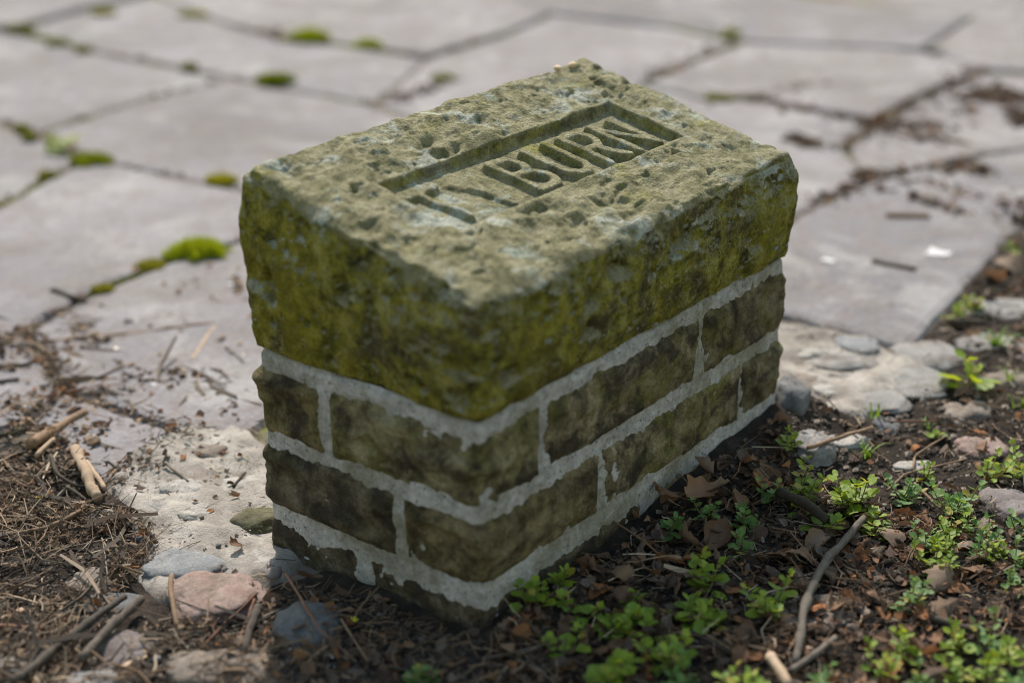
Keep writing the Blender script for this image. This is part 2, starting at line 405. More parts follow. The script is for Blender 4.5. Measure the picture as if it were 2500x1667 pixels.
# ------------------------------------------------------------------ paving
paving = obj('paving', [(x0, y0, -.0065), (9, y0, -.0065), (9, 9, -.0065), (x0, 9, -.0065)], [(0, 1, 2, 3)], M['joint'], smooth=False); tag(paving, kind='structure')
SLABS = [
    [(-330, 0), (20, 70), (280, 130), (535, 178), (330, 228), (90, 303), (0, 280), (-330, 190)],
    [(90, 303), (330, 228), (535, 178), (635, 197), (860, 238), (1100, 330), (800, 488), (550, 435), (400, 405), (205, 362)],
    [(-330, 190), (0, 280), (90, 303), (205, 362), (0, 470), (-300, 610), (-600, 420)],
    [(205, 362), (400, 405), (550, 435), (800, 488), (900, 530), (690, 520), (540, 556), (400, 592), (310, 632), (200, 678), (60, 762), (0, 792), (-300, 930), (-650, 700), (-300, 610), (0, 470)],
    [(200, 678), (310, 632), (400, 592), (540, 556), (690, 520), (900, 530), (960, 760), (700, 900), (560, 1010), (430, 1000), (250, 935), (150, 900), (60, 762)],
    [(-300, 930), (0, 792), (60, 762), (150, 900), (60, 965), (-100, 1035), (-450, 1090)],
    [(60, 965), (150, 900), (250, 935), (430, 1000), (330, 1062), (245, 1130), (140, 1060)],
    [(20, 70), (200, 20), (350, -12), (520, 55), (650, 88), (860, 112), (980, 133), (860, 238), (635, 197), (535, 178), (280, 130)],
    [(980, 133), (1180, 70), (1270, 32), (1540, 62), (1700, 97), (1480, 192), (1400, 260), (1100, 330), (860, 238)],
    [(350, -12), (600, -110), (1010, -70), (1270, 32), (1180, 70), (980, 133), (860, 112), (650, 88), (520, 55)],
    [(1270, 32), (1010, -70), (1400, -150), (1850, -3), (2247, 36), (2111, 117), (2011, 112), (1700, 97), (1540, 62)],
    [(1480, 192), (1700, 97), (2011, 112), (2111, 117), (2260, 160), (2130, 215), (2010, 276), (1850, 250), (1750, 228), (1620, 228)],
    [(2247, 36), (2560, 64), (2900, 110), (2800, 205), (2352, 166), (2260, 160), (2111, 117)],
    [(2260, 160), (2352, 166), (2800, 205), (2900, 330), (2352, 340), (2200, 366), (2000, 411), (1935, 335), (2010, 276), (2130, 215)],
    [(1480, 192), (1620, 228), (1750, 228), (1850, 250), (2010, 276), (1935, 335), (2000, 411), (1880, 470), (1820, 500), (1500, 420), (1400, 260)],
    [(1820, 500), (1880, 470), (2000, 411), (2200, 366), (2352, 340), (2900, 330), (2750, 440), (2352, 525), (2265, 620), (2180, 715), (2095, 812), (1990, 780), (1830, 735), (1600, 700)],
    [(1850, -3), (1400, -150), (2000, -260), (2800, -80), (2560, 64), (2247, 36)],
    [(-330, 0), (20, 70), (200, 20), (350, -12), (600, -110), (100, -210), (-450, -110)],
    [(600, -110), (100, -210), (700, -300), (1400, -150), (1010, -70)],
    [(700, -300), (1400, -150), (2000, -260), (1500, -380)],
    [(900, 530), (800, 488), (1100, 330), (1400, 260), (1500, 420), (1820, 500), (1600, 700), (1100, 800), (960, 760)],
]
def flagstone(pts, k, ground_pts=None):
    P = np.array(G(pts)) if ground_pts is None else np.array(ground_pts); n = len(P)
    area = .5*sum(P[i][0]*P[(i+1) % n][1]-P[(i+1) % n][0]*P[i][1] for i in range(n))
    if area < 0: P = P[::-1]
    def inset(d):
        out = []
        for i in range(n):
            a, b, c = P[i-1], P[i], P[(i+1) % n]
            e1 = (b-a)/np.linalg.norm(b-a); e2 = (c-b)/np.linalg.norm(c-b)
            n1 = np.array([-e1[1], e1[0]]); n2 = np.array([-e2[1], e2[0]])
            m = n1+n2; m = m/max(m@n1, .6)
            out.append(b+m*d/1.0)
        return np.array(out)
    def ring(d, seed):
        Q = inset(d); R_ = []
        for i in range(n):
            a, b = Q[i], Q[(i+1) % n]; m = max(2, int(np.linalg.norm(b-a)/.035))
            for t in np.arange(m)/m:
                # round the polygon's corners a little
                R_.append(a+(b-a)*(t*.96+.02))
        return np.array(R_), len(R_)
    gap = .0035
    A, na = ring(gap, 0)
    # equal counts for each ring: reuse the parameter layout by moving along inward normals
    nx = np.roll(A, -1, 0)-np.roll(A, 1, 0); nx /= np.linalg.norm(nx, axis=1)[:, None]
    nrm = np.stack([-nx[:, 1], nx[:, 0]], 1)
    A3 = np.stack([A[:, 0], A[:, 1], A[:, 0]*0+k], 1)
    A = A+nrm*(.005*fbm(A3, .12, 3, 8)+.004*fbm(A3, .045, 3, 9)+.004*np.clip(fbm(A3, .3, 2, 19), 0, 1))[:, None]
    lift = rng.uniform(-.003, .005); tx, ty = rng.uniform(-.006, .006, 2)
    c = A.mean(0)
    def zz(Q, dz): return lift+tx*(Q[:, 0]-c[0])+ty*(Q[:, 1]-c[1])+dz
    r0 = A; r1 = A; r2 = A+nrm*.005; r3 = A+nrm*.016
    V = np.concatenate([np.column_stack([r0, zz(r0, -.045)]), np.column_stack([r1, zz(r1, -.010)]), np.column_stack([r2, zz(r2, -.003)]), np.column_stack([r3, zz(r3, 0)])])
    F = []
    for q in range(3):
        for i in range(na):
            j = (i+1) % na
            F.append((q*na+i, q*na+j, (q+1)*na+j, (q+1)*na+i))
    F.append(tuple(range(3*na, 4*na)))
    obj('flagstone', V, F, M['flag'], paving, smooth=False, origin=(*c, 0))
for k, s in enumerate(SLABS): flagstone(s, k)
# the same paving carried on beyond the picture, in courses of plain slabs
ca, sa = math.cos(R(24)), math.sin(R(24)); POLYS = [np.array(G(s)) for s in SLABS]
def rot(u, v): return np.array([ca*u-sa*v, sa*u+ca*v])
for j in range(-5, 14):
    v0 = .6*j; u0 = -4+.37*(j % 3)
    while u0 < 9:
        w = .62+.3*((j*7+int(u0*10)*3) % 5)/4
        q = np.array([rot(u0, v0), rot(u0+w, v0), rot(u0+w, v0+.6), rot(u0, v0+.6)]); u0 += w
        t_ = np.array([q[0]*(1-a)*(1-b)+q[1]*a*(1-b)+q[2]*a*b+q[3]*(1-a)*b for a in (0, .25, .5, .75, 1) for b in (0, .25, .5, .75, 1)])
        if t_[:, 0].min() < x0 or t_[:, 1].min() < y0 or t_.max() > 8.5: continue
        if max(poly_sd(t_[:, 0], t_[:, 1], p).max() for p in POLYS) > .03 or soil_mask(t_[:, 0], t_[:, 1]).max() > .05: continue
        if t_[:, 0].min() < .9 and t_[:, 1].min() < .6 or max(poly_sd(t_[:, 0], t_[:, 1], b).max() for b in BEDS) > -.01: continue
        flagstone(None, 40+j, q)

# ------------------------------------------------------------------ cement beds with cobbles
def bed(poly, k):
    P = np.array(poly); lo = P.min(0)-.04; hi = P.max(0)+.04
    gx = np.arange(lo[0], hi[0], .005); gy = np.arange(lo[1], hi[1], .005)
    X, Y = np.meshgrid(gx, gy, indexing='ij'); X = X.ravel(); Y = Y.ravel()
    Q = np.stack([X, Y, X*0], 1)
    sd = poly_sd(X, Y, P)+.018*fbm(Q, .08, 3, 20+k)
    Z = -.03+sstep(-.025, .02, sd)*(.036+.007*fbm(Q, .07, 3, 30)+.0025*fbm(Q, .018, 3, 31)-.004*(bowls(Q, .05, 3, .8)-.3))
    F = grid_faces(len(gx), len(gy)); keep = (sd[F].max(1) > -.02); F = F[keep]
    used = np.unique(F); mp = -np.ones(len(X), int); mp[used] = np.arange(len(used))
    o = obj('cement_bed', np.stack([X, Y, Z], 1)[used], mp[F], M['bed']); tag(o, kind='structure'); return o
beds = [bed(p, k) for k, p in enumerate(BEDS)]
def cobble(x, y, w, h, mat, parent, rise=.012, rot=None, flat=.5, seed=0):
    "w, h: size in photo pixels; turned into metres on the ground"
    p = gp(x, y, 0); s = mpp(p)
    ang = math.asin(min(.9, (CAM[2])/np.linalg.norm(p-CAM)))
    a, b = w*s/2, min(h*s/2/math.sin(ang), w*s*.75)
    nu, nv = 30, 12
    u = np.linspace(0, 2*np.pi, nu, endpoint=False); v = np.linspace(-.35, np.pi/2, nv)
    U, Vv = np.meshgrid(u, v, indexing='ij'); U = U.ravel(); Vv = Vv.ravel()
    cs = np.sign(np.cos(Vv))*np.abs(np.cos(Vv))**flat
    sq = 1/np.maximum(np.abs(np.cos(U))**2.6+np.abs(np.sin(U))**2.6, .01)**(1/2.6)
    d = np.stack([np.cos(U)*cs*sq, np.sin(U)*cs*sq, np.sin(Vv)], 1)
    d = d*(1+.26*fbm(d+seed*3.1, .9, 3, seed))[:, None]+.05*fbm(d*1.0+seed, .25, 3, 2)[:, None]*d
    th = (YAW-math.pi/2) if rot is None else rot
    c, s_ = math.cos(th), math.sin(th)
    hz = max(rise*.6, .008)
    loc = np.array([p[0], p[1], gz(p[0], p[1])-.002 if parent is ground else .004])
    V = np.stack([loc[0]+c*a*d[:, 0]-s_*b*d[:, 1], loc[1]+s_*a*d[:, 0]+c*b*d[:, 1], loc[2]-.003+hz*d[:, 2]], 1)
    obj('cobble', V, grid_faces(nu, nv, closed_u=True), M[mat], parent, origin=loc)
for k, c in enumerate([
    (430, 1305, 195, 62, 'cob_blue', beds[0], .008, None, .28), (492, 1378, 205, 100, 'cob_pink', beds[0], .020, None, .5), (592, 1204, 125, 48, 'cob_moss', beds[0], .022, None, .5),
    (565, 1118, 120, 34, 'cob_pale', beds[0], .012, None, .4), (420, 1130, 120, 34, 'cob_pale', beds[0], .010, None, .4), (350, 1178, 110, 36, 'cob_grey', beds[0], .010, None, .4),
    (480, 1045, 90, 26, 'cob_brown', beds[0], .010, None, .4), (450, 1190, 90, 24, 'cob_pale', beds[0], .008, None, .4), (705, 1450, 165, 92, 'cob_dark', ground, .030, None, .6),
    (512, 1552, 270, 84, 'cob_brown', beds[1], .026, None, .5), (292, 1488, 160, 88, 'cob_plum', ground, .022, None, .5), (205, 1572, 170, 50, 'cob_grey', ground, .022, None, .5),
    (262, 1382, 165, 48, 'cob_dark', ground, .012, None, .35), (205, 1338, 100, 66, 'cob_brown', ground, .010, None, .4), (62, 1480, 110, 70, 'cob_plum', ground, .012, None, .4),
    (22, 1540, 90, 60, 'cob_pale', ground, .012, None, .4), (235, 1190, 70, 26, 'cob_pale', ground, .008, None, .4),
    (1968, 800, 105, 36, 'cob_blue', beds[2], .012, None, .35), (1935, 838, 150, 40, 'cob_grey', beds[2], .014, None, .5), (1848, 882, 100, 30, 'cob_brown', beds[2], .014, None, .5),
    (2105, 886, 150, 70, 'cob_grey', beds[2], .016, None, .4), (2005, 922, 165, 60, 'cob_grey', beds[2], .014, None, .4), (2128, 828, 150, 66, 'cob_grey', ground, .026, None, .5),
    (2300, 712, 190, 44, 'cob_grey', ground, .022, None, .5), (2290, 788, 190, 46, 'cob_grey', ground, .018, None, .4), (2345, 815, 70, 40, 'cob_pink', ground, .018, None, .5),
    (2222, 950, 130, 46, 'cob_brown', ground, .024, None, .5), (2245, 1030, 120, 44, 'cob_pink', ground, .020, None, .5), (2320, 1164, 140, 62, 'cob_plum', ground, .022, None, .45),
    (1868, 1056, 95, 60, 'cob_grey', ground, .026, None, .5), (1925, 1030, 140, 36, 'cob_pale', ground, .012, None, .35), (1812, 978, 84, 92, 'cob_dark', ground, .045, None, .6),
    (1872, 1412, 160, 74, 'cob_brown', ground, .014, None, .35), (2092, 1076, 110, 24, 'cob_pale', ground, .010, None, .4), (2035, 985, 60, 34, 'cob_dark', ground, .020, None, .6),
    (2310, 870, 120, 34, 'cob_brown', ground, .016, None, .4), (1895, 905, 60, 22, 'cob_pale', beds[2], .010, None, .4), (1860, 820, 70, 20, 'cob_pale', beds[2], .009, None, .4),
]):
    cobble(*c, seed=k)

# ------------------------------------------------------------------ the stone marker
H1, H2, HS = .3545, .4282, .2300
marker = empty('stone_marker', (L_/2, W_/2, 0))
tag(marker, 'mossy stone marker with raised carved letters on its sloping top, built on mortared stone courses', 'stone marker')

def seg_sd(X, Y, ax, ay, bx, by):
    ex, ey = bx-ax, by-ay; t = np.clip(((X-ax)*ex+(Y-ay)*ey)/(ex*ex+ey*ey+1e-12), 0, 1)
    return np.hypot(X-ax-ex*t, Y-ay-ey*t)
YT, YB = .181, .109
def letters(X, Y):
    Xs = X-(YT-Y)*.13                  # the letters lean a little
    def seg(*q): return seg_sd(Xs, Y, *q)
    def arc(cx, cy, rx, ry):           # right half of an ellipse outline
        q = np.hypot((Xs-cx)/rx, (Y-cy)/ry); d = np.abs(q-1)*min(rx, ry)
        return np.where(Xs > cx-.001, d, 9)
    t, b, mid = YT-.004, YB+.004, (YT+YB)/2+.002
    out = {}
    out['T'] = np.minimum(seg(.101, t, .148, t), seg(.1235, t, .1205, b))
    out['Y'] = np.minimum(np.minimum(seg(.166, t, .187, mid), seg(.209, t, .187, mid)), seg(.187, mid, .190, b))
    x = .2355; out['B'] = np.minimum.reduce([seg(x, t, x, b), seg(x, t, x+.020, t), seg(x, mid, x+.022, mid), seg(x, b, x+.022, b),
                                             arc(x+.020, (t+mid)/2, .0155, (t-mid)/2), arc(x+.021, (mid+b)/2, .018, (mid-b)/2)])
    xl, xr = .2960, .3340; cu = (xl+xr)/2; rr = (xr-xl)/2
    ub = np.where(Y < b+rr, np.abs(np.hypot(Xs-cu, Y-(b+rr))-rr), 9)
    out['U'] = np.minimum.reduce([seg(xl, t, xl, b+rr), seg(xr, t, xr, b+rr), ub])
    x = .3610; out['R'] = np.minimum.reduce([seg(x, t, x, b), seg(x, t, x+.020, t), seg(x, mid-.003, x+.020, mid-.003), arc(x+.019, (t+mid-.003)/2, .0165, (t-mid+.003)/2),
                                             seg(x+.018, mid-.003, x+.036, b)])
    xl, xr = .4170, .4560; out['N'] = np.minimum.reduce([seg(xl, t, xl, b), seg(xr, t, xr, b), seg(xl, t, xr, b)])
    return out
LH = dict(T=.0082, Y=.0058, B=.0084, U=.0092, R=.0092, N=.0092)
def build_capstone():
    ds = .00125; dside = .0018; Hn = .165; rr = .013
    def axis(n0, d): return np.linspace(0, n0, int(round(n0/d))+1)
    ax, ay, az = axis(L_, ds), axis(W_, ds), axis(Hn, dside)
    patches = []
    def patch(ua, va, fn, flip):
        U, V_ = np.meshgrid(ua, va, indexing='ij'); P = fn(U.ravel(), V_.ravel())
        F = grid_faces(len(ua), len(va)); patches.append((P, F[:, ::-1] if flip else F))
    o = np.ones
    patch(ax, ay, lambda u, v: np.stack([u, v, Hn*o(len(u))], 1), False)
    patch(ax, az, lambda u, v: np.stack([u, 0*u, v], 1), False)
    patch(ax, az, lambda u, v: np.stack([u, W_*o(len(u)), v], 1), True)
    patch(ay, az, lambda u, v: np.stack([0*u, u, v], 1), True)
    patch(ay, az, lambda u, v: np.stack([L_*o(len(u)), u, v], 1), False)
    V = []; F = []; n = 0
    for P, f in patches: V.append(P); F.append(f+n); n += len(P)
    V = np.concatenate(V); F = np.concatenate(F)
    key = np.round(V*1e5).astype(np.int64); key = (key[:, 0]*100000+key[:, 1])*100000+key[:, 2]
    _, idx, inv = np.unique(key, return_index=True, return_inverse=True)
    V = V[idx]; F = inv[F]
    lo = np.array([0, 0, 0.]); hi = np.array([L_, W_, Hn])
    # worn edge radius changes along the edges
    rad = np.clip(.008+.005*fbm(V, .10, 2, 41), .004, .03)
    lo2 = lo+rad[:, None]; hi2 = hi-rad[:, None]; lo2[:, 2] = .004
    C = np.clip(V, lo2, hi2); d = V-C
    ln = np.linalg.norm(d, axis=1); N = d/np.maximum(ln, 1e-9)[:, None]
    P = C+N*rad[:, None]*np.where(N[:, 2:] < -.01, .3, 1)
    up = np.clip(N[:, 2], 0, 1); sidef = 1-up
    tz = np.clip(P[:, 2]/Hn, 0, 1)
    # coarse shape
    disp = sidef*(.009*(1-(2*tz-1)**2)-.002)
    disp += sidef*(.0055*fbm(P, .075, 2, 1)+.0018*ridge(P, .05, 2, 2)+.0007*fbm(P, .012, 2, 3))
    Ps = P+.006*np.stack([fbm(P, .02, 2, 111), fbm(P, .02, 2, 112), fbm(P, .02, 2, 113)], 1)
    disp -= sidef*(.0140*pits(Ps, .034, 3, .36)+.0100*pits(Ps, .016, 5, .30)+.0040*pits(Ps, .008, 7, .3)+.0032*bowls(P, .05, 2, .7)+.0018*bowls(P, .018, 4, .6)-.003)*sstep(-.02, .12, tz)
    x, y = P[:, 0], P[:, 1]
    Pw = P+np.array([.012, .009, .006])*np.stack([fbm(P, .022, 3, 101), fbm(P, .022, 3, 102), fbm(P, .022, 3, 103)], 1)
    q2 = np.stack([x, y, 0*x], 1)
    # panel
    wob = .0012*fbm(q2, .05, 2, 61)+.0004*fbm(q2, .012, 2, 62)
    px = np.minimum(x-.094, .494-x)+wob; py = np.minimum(y-.0985, .203-y)+wob
    din = np.minimum(px, py)
    depth = .0105+.0020*sstep(.12, .45, x)
    worn = 1-.25*sstep(.155, .12, y)*sstep(.20, .13, x)                 # the lower left end is worn away
    lowedge = 1
    rec = sstep(-.0025, .0030, din)*depth*worn*lowedge
    LS = letters(x+.0008*fbm(q2, .03, 2, 71), y+.0008*fbm(q2, .03, 2, 72))
    hl = 0*x; lid = np.full(len(x), '', dtype='<U1'); wornn = fbm(q2, .03, 2, 77)
    for k, sd in LS.items():
        hw = .0066 if k not in 'TY' else .0050
        e = LH[k]*(1-sstep(hw-.0030, hw+.0020, sd+.0006*fbm(q2, .012, 2, 75)))
        if k == 'Y': e = e*np.clip(.75+.7*wornn-.6*sstep(.19, .205, x)*(y > .15), 0.05, 1)
        if k == 'T': e = e*np.clip(.95+.3*wornn, .6, 1)
        hl = np.maximum(hl, e); lid = np.where(sd < hw+.0024, k, lid)
    inp = sstep(-.004, .004, din); calm = 1-.75*sstep(-.016, -.002, din)
    rough = .0060*fbm(q2, .085, 2, 1)+.0022*ridge(P*np.array([1, 1.5, 1]), .055, 2, 6)+.0022*fbm(P*np.array([1, 2., 1]), .024, 2, 7)+.0004*fbm(P, .006, 2, 17)+.0095*(.35-bowls(Pw*np.array([1, 1.4, 1]), .045, 8, .8))
    rough -= .0150*pits(Pw*np.array([.8, 1.5, 1]), .050, 9, .42)+.0090*pits(Pw*np.array([.6, 1.5, 1]), .022, 4, .42)+.0024*pits(Pw, .010, 6, .3)
    fl = .0014*fbm(q2, .05, 2, 8)+.0007*fbm(P, .009, 3, 9)-.0012*pits(P, .012, 2, .3)
    topd = rough*(1-inp)*calm*(.55+.45*sstep(0, .035, np.minimum(np.minimum(x, L_-x), np.minimum(y, W_-y))))+fl*inp-rec+hl*(1 if True else 0)
    topd += .0022*np.exp(-((y-.0935)/.005)**2)*sstep(.12, .17, x)*sstep(.51, .49, x)
    # long hollow left of the panel's far wall, as in the photo
    topd -= .008*np.exp(-(((x-.205)/.026)**2+((y-.243)/.011)**2))
    topd -= .006*np.exp(-(((x-.03)/.02)**2+((y-.262)/.016)**2))
    topd -= .006*np.exp(-(((x-.535)/.02)**2+((y-.045)/.012)**2))
    topd += .003*np.exp(-((y-.285)/.012)**2)*fbm(q2, .05, 2, 12)
    # chipped arrises
    arris = np.exp(-((up-.55)/.3)**2)
    disp -= arris*.004*np.clip(fbm(P, .05, 2, 15), 0, 1)
    Pn = P+N*disp[:, None]; Pn[:, 2] += topd*sstep(.25, .95, up)
    # slope the top: stretch the height towards the back
    hgt = H1+(H2-H1)*np.clip(Pn[:, 1]/W_, -.05, 1.05)-HS
    Pn[:, 2] = HS+.001+np.where(Pn[:, 2] > Hn*.999, hgt+(Pn[:, 2]-Hn), Pn[:, 2]/Hn*hgt)
    fl_id = np.array([''], dtype='<U1'); isTop = (up > .98)
    lf = np.where(isTop, lid, '')
    a, b, c, d4 = (lf[F[:, k]] for k in range(4))
    fid = np.where((a == b) & (b == c) & (c == d4), a, '')
    def sub(mask):
        f = F[mask]; used = np.unique(f); mp = -np.ones(len(Pn), int); mp[used] = np.arange(len(used)); return Pn[used], mp[f]
    v, f = sub(fid == ''); cap = obj('capstone', v, f, M['cap'], marker)
    cap.location = -np.array(marker.location)
    for k in 'TYBURN':
        v, f = sub(fid == k)
        o_ = bpy.data.objects.new('letter', mesh_data('letter', v, f, M['cap'])); COL.objects.link(o_); o_.parent = cap
        o_['label'] = {'T': 'worn raised letter T', 'Y': 'almost worn away raised letter Y'}.get(k, 'raised stone letter '+k)
build_capstone()

PER = 2*(L_+W_)
def perim(s):
    "position and outward normal on the rounded plan outline; s>0 runs along the long near face, s<0 along the short near face"
    s = np.mod(s, PER); x = np.zeros_like(s); y = np.zeros_like(s)
    a = s < L_; x = np.where(a, s, x)
    b = (s >= L_) & (s < L_+W_); x = np.where(b, L_, x); y = np.where(b, s-L_, y)
    c = (s >= L_+W_) & (s < 2*L_+W_); x = np.where(c, 2*L_+W_-s, x); y = np.where(c, W_, y)
    d = s >= 2*L_+W_; y = np.where(d, PER-s, y)
    rr = .012; ix, iy = .004, .004
    p = np.stack([x, y], 1); lo = np.array([rr, rr]); hi = np.array([L_-rr, W_-rr])
    cc = np.clip(p, lo, hi); dd = p-cc; n = dd/np.maximum(np.linalg.norm(dd, axis=1), 1e-9)[:, None]
    return cc+n*(rr-.001), n
def build_mortar():
    s = np.arange(0, PER, .0028); z = np.arange(-.06, HS+.006, .0028)
    S, Zz = np.meshgrid(s, z, indexing='ij'); S = S.ravel(); Zz = Zz.ravel()
    p, n = perim(S); P3 = np.stack([p[:, 0], p[:, 1], Zz], 1)
    off = .0006+.0024*fbm(P3, .04, 3, 91)+.0012*fbm(P3, .009, 3, 92)-.0015*pits(P3, .012, 3, .25)
    off = off-.006*sstep(HS-.003, HS+.006, Zz)
    V = np.column_stack([p+n*off[:, None], Zz])
    obj('mortar', V, grid_faces(len(s), len(z), closed_u=True), M['mortar'], marker)
build_mortar()
def course_stone(s0, s1, z0, z1, mat='course', seed=0):
    front = s0 < .80
    dd = .0020 if front else .005
    m = .010
    s = np.linspace(s0-m, s1+m, int((s1-s0+2*m)/dd)+1); z = np.linspace(z0-m, z1+m, int((z1-z0+2*m)/dd)+1)
    S, Zz = np.meshgrid(s, z, indexing='ij'); S = S.ravel(); Zz = Zz.ravel()
    p, n = perim(S); P3 = np.stack([p[:, 0], p[:, 1], Zz], 1)+seed*.9
    d = np.minimum(np.minimum(S-s0, s1-S), np.minimum(Zz-z0, z1-Zz))+.0026
    rag = sstep(-.1, .45, fbm(P3, .11, 2, 14))
    d = d+.0012*fbm(P3, .05, 2, 5)+(.0007+.0024*rag)*fbm(P3, .013, 3, 6)
    pillow = sstep(-.008, .011, d)
    q = P3*np.array([1, 1, 1.6])
    rough = .0075*fbm(q, .06, 2, 1)+.0030*ridge(q, .045, 2, 2)+.0010*fbm(P3, .011, 3, 3)-.0120*(bowls(q, .070, 4, .8)-.28)-.0070*(bowls(q, .028, 6, .7)-.13)-.003*pits(P3, .018, 4, .3)
    tilt = (Zz-(z0+z1)/2)/(z1-z0)
    left = sstep(.03, -.03, S)
    low = .55 if z0 < 0 else 1
    off = -.0030+pillow*(.0062+.0010*left+.0030*tilt)*low+rough*(.10+.90*sstep(0, .014, d))*(.55+.2*left)*low
    off = np.maximum(off, -.004+.0062*sstep(.002, .010, d+.002*fbm(P3, .02, 2, 9)))
    off = np.where(d < -.0085, -.030, off)
    V = np.column_stack([p+n*off[:, None], Zz])
    c = V[len(V)//2]
    obj('course_stone', V, grid_faces(len(s), len(z)), M[mat], marker, origin=(c[0], c[1], (z0+z1)/2))
for k, q in enumerate([
    (-.193, .093, .142, .2135), (.107, .380, .143, .2135), (.394, .694, .143, .213, 'course_dark'), (.706, 1.0, .142, .211), (1.014, 1.285, .142, .211), (-.453, -.212, .142, .211, 'course_brown'),
    (-.096, .194, .056, .121, 'course_brown'), (.207, .477, .056, .122), (.488, .722, .056, .122, 'course_dark'), (.735, 1.07, .056, .121), (1.085, 1.395, .056, .121), (-.343, -.114, .055, .121, 'course_grey'),
    (-.150, .280, -.05, .034, 'course_grey'), (.295, .560, -.05, .034), (.575, .90, -.05, .034), (.915, 1.2, -.05, .034), (1.215, 1.585, -.05, .034, 'course_grey')]):
    course_stone(*q, seed=k+1)

# ------------------------------------------------------------------ twigs and sticks
def tube(pts, r0, r1, nseg=14, ns=8, wob=.12, seed=0, knots=True):
    pts = np.asarray(pts, float)
    t = np.linspace(0, 1, nseg); tt = np.linspace(0, 1, len(pts))
    C = np.stack([np.interp(t, tt, pts[:, k]) for k in range(3)], 1)
    if len(pts) > 2:
        for _ in range(2): C[1:-1] = (C[:-2]+2*C[1:-1]+C[2:])/4
    ln = np.linalg.norm(pts[-1]-pts[0])
    sd = np.stack([t*ln, 0*t+seed*1.3, 0*t], 1)
    C = C+np.stack([fbm(sd, .06, 2, 1), fbm(sd, .06, 2, 2), .5*fbm(sd, .06, 2, 3)], 1)*min(.0035, ln*.03)*np.sin(np.pi*np.clip(t*.9+.05, 0, 1))[:, None]
    T = np.gradient(C, axis=0); T /= np.linalg.norm(T, axis=1)[:, None]
    A = np.cross(T, [0, 0, 1.]); A /= np.maximum(np.linalg.norm(A, axis=1), 1e-6)[:, None]; B = np.cross(A, T)
    rad = (r0+(r1-r0)*t)*(1+wob*fbm(sd, .012, 2, 4))
    if knots:
        for k in range(int(ln/.05)):
            c = (rng.uniform(.1, .9)); rad = rad*(1+.35*np.exp(-((t-c)/.03)**2))
    an = np.linspace(0, 2*np.pi, ns, endpoint=False)
    V = (C[:, None, :]+rad[:, None, None]*(np.cos(an)[None, :, None]*A[:, None, :]+np.sin(an)[None, :, None]*B[:, None, :])).reshape(-1, 3)
    V = V+(.10*rad.repeat(ns)*rng.normal(size=len(V)))[:, None]*np.tile(np.array([[1, 1, 1]]), (len(V), 1))*.5
    F = [(i*ns+j, i*ns+(j+1) % ns, (i+1)*ns+(j+1) % ns, (i+1)*ns+j) for i in range(nseg-1) for j in range(ns)]
    F.append(tuple(range(ns))[::-1]); F.append(tuple(range((nseg-1)*ns, nseg*ns)))
    return V, F
def surf_z(x, y):
    "height of what lies at x, y: soil, slab or cement"
    z = max(gz(x, y), -.002)
    X = np.array([x]); Y = np.array([y])
    for b in BEDS:
        if poly_sd(X, Y, b)[0] > 0: z = max(z, .007)
    return z
def twig(pts, r, label, mat='tw_brown', r1=None, lift=.35, group='fallen twigs', name='twig', cat='twig'):
    P = []
    for q in pts:
        p = gp(q[0], q[1], 0); rr = r*mpp(p)
        z = surf_z(p[0], p[1])+rr*.8+(q[2] if len(q) > 2 else 0)+((.004+.0006*r) if soil_mask(p[:1], p[1:2])[0] > .5 else .001)
        P.append(gp(q[0], q[1], z))
    s = mpp(P[0]); rr = r*s; re = (r1 if r1 is not None else r*.7)*s
    V, F = tube(P, rr, re, nseg=max(8, int(6+np.linalg.norm(P[-1]-P[0])/.012)), seed=random.random()*9)
    o = obj(name, V, F, M[mat], origin=np.mean(P, 0)); tag(o, label, cat, group); return o
def flat_stick(a, b, w, t, label, mat='tw_tan', group='wood chips and splinters', lift=.0):
    A = gp(*a, 0); B = gp(*b, 0); s = mpp(A); w *= s; t *= s
    A[2] = surf_z(A[0], A[1])+t*.6+lift; B[2] = surf_z(B[0], B[1])+t*.6+lift
    d = B-A; d /= np.linalg.norm(d); n = np.cross(d, [0, 0, 1]); n /= np.linalg.norm(n)
    V = []; k = 6
    for i in range(k):
        f = i/(k-1); c = A+(B-A)*f; ww = w*(.75+.5*random.random())*(1 if 0 < i < k-1 else .6); tt = t*(.8+.4*random.random())
        e = n*random.uniform(-.15, .15)*w
        for sx, sz in ((-1, -1), (1, -1), (1, 1), (-1, 1)): V.append(c+e+n*sx*ww/2+np.array([0, 0, sz*tt/2]))
    F = [(i*4+j, i*4+(j+1) % 4, i*4+4+(j+1) % 4, i*4+4+j) for i in range(k-1) for j in range(4)]+[(3, 2, 1, 0), (4*k-4, 4*k-3, 4*k-2, 4*k-1)]
    o = obj('wood_splinter', V, F, M[mat], smooth=False, origin=(A+B)/2); tag(o, label, 'wood splinter', group); return o

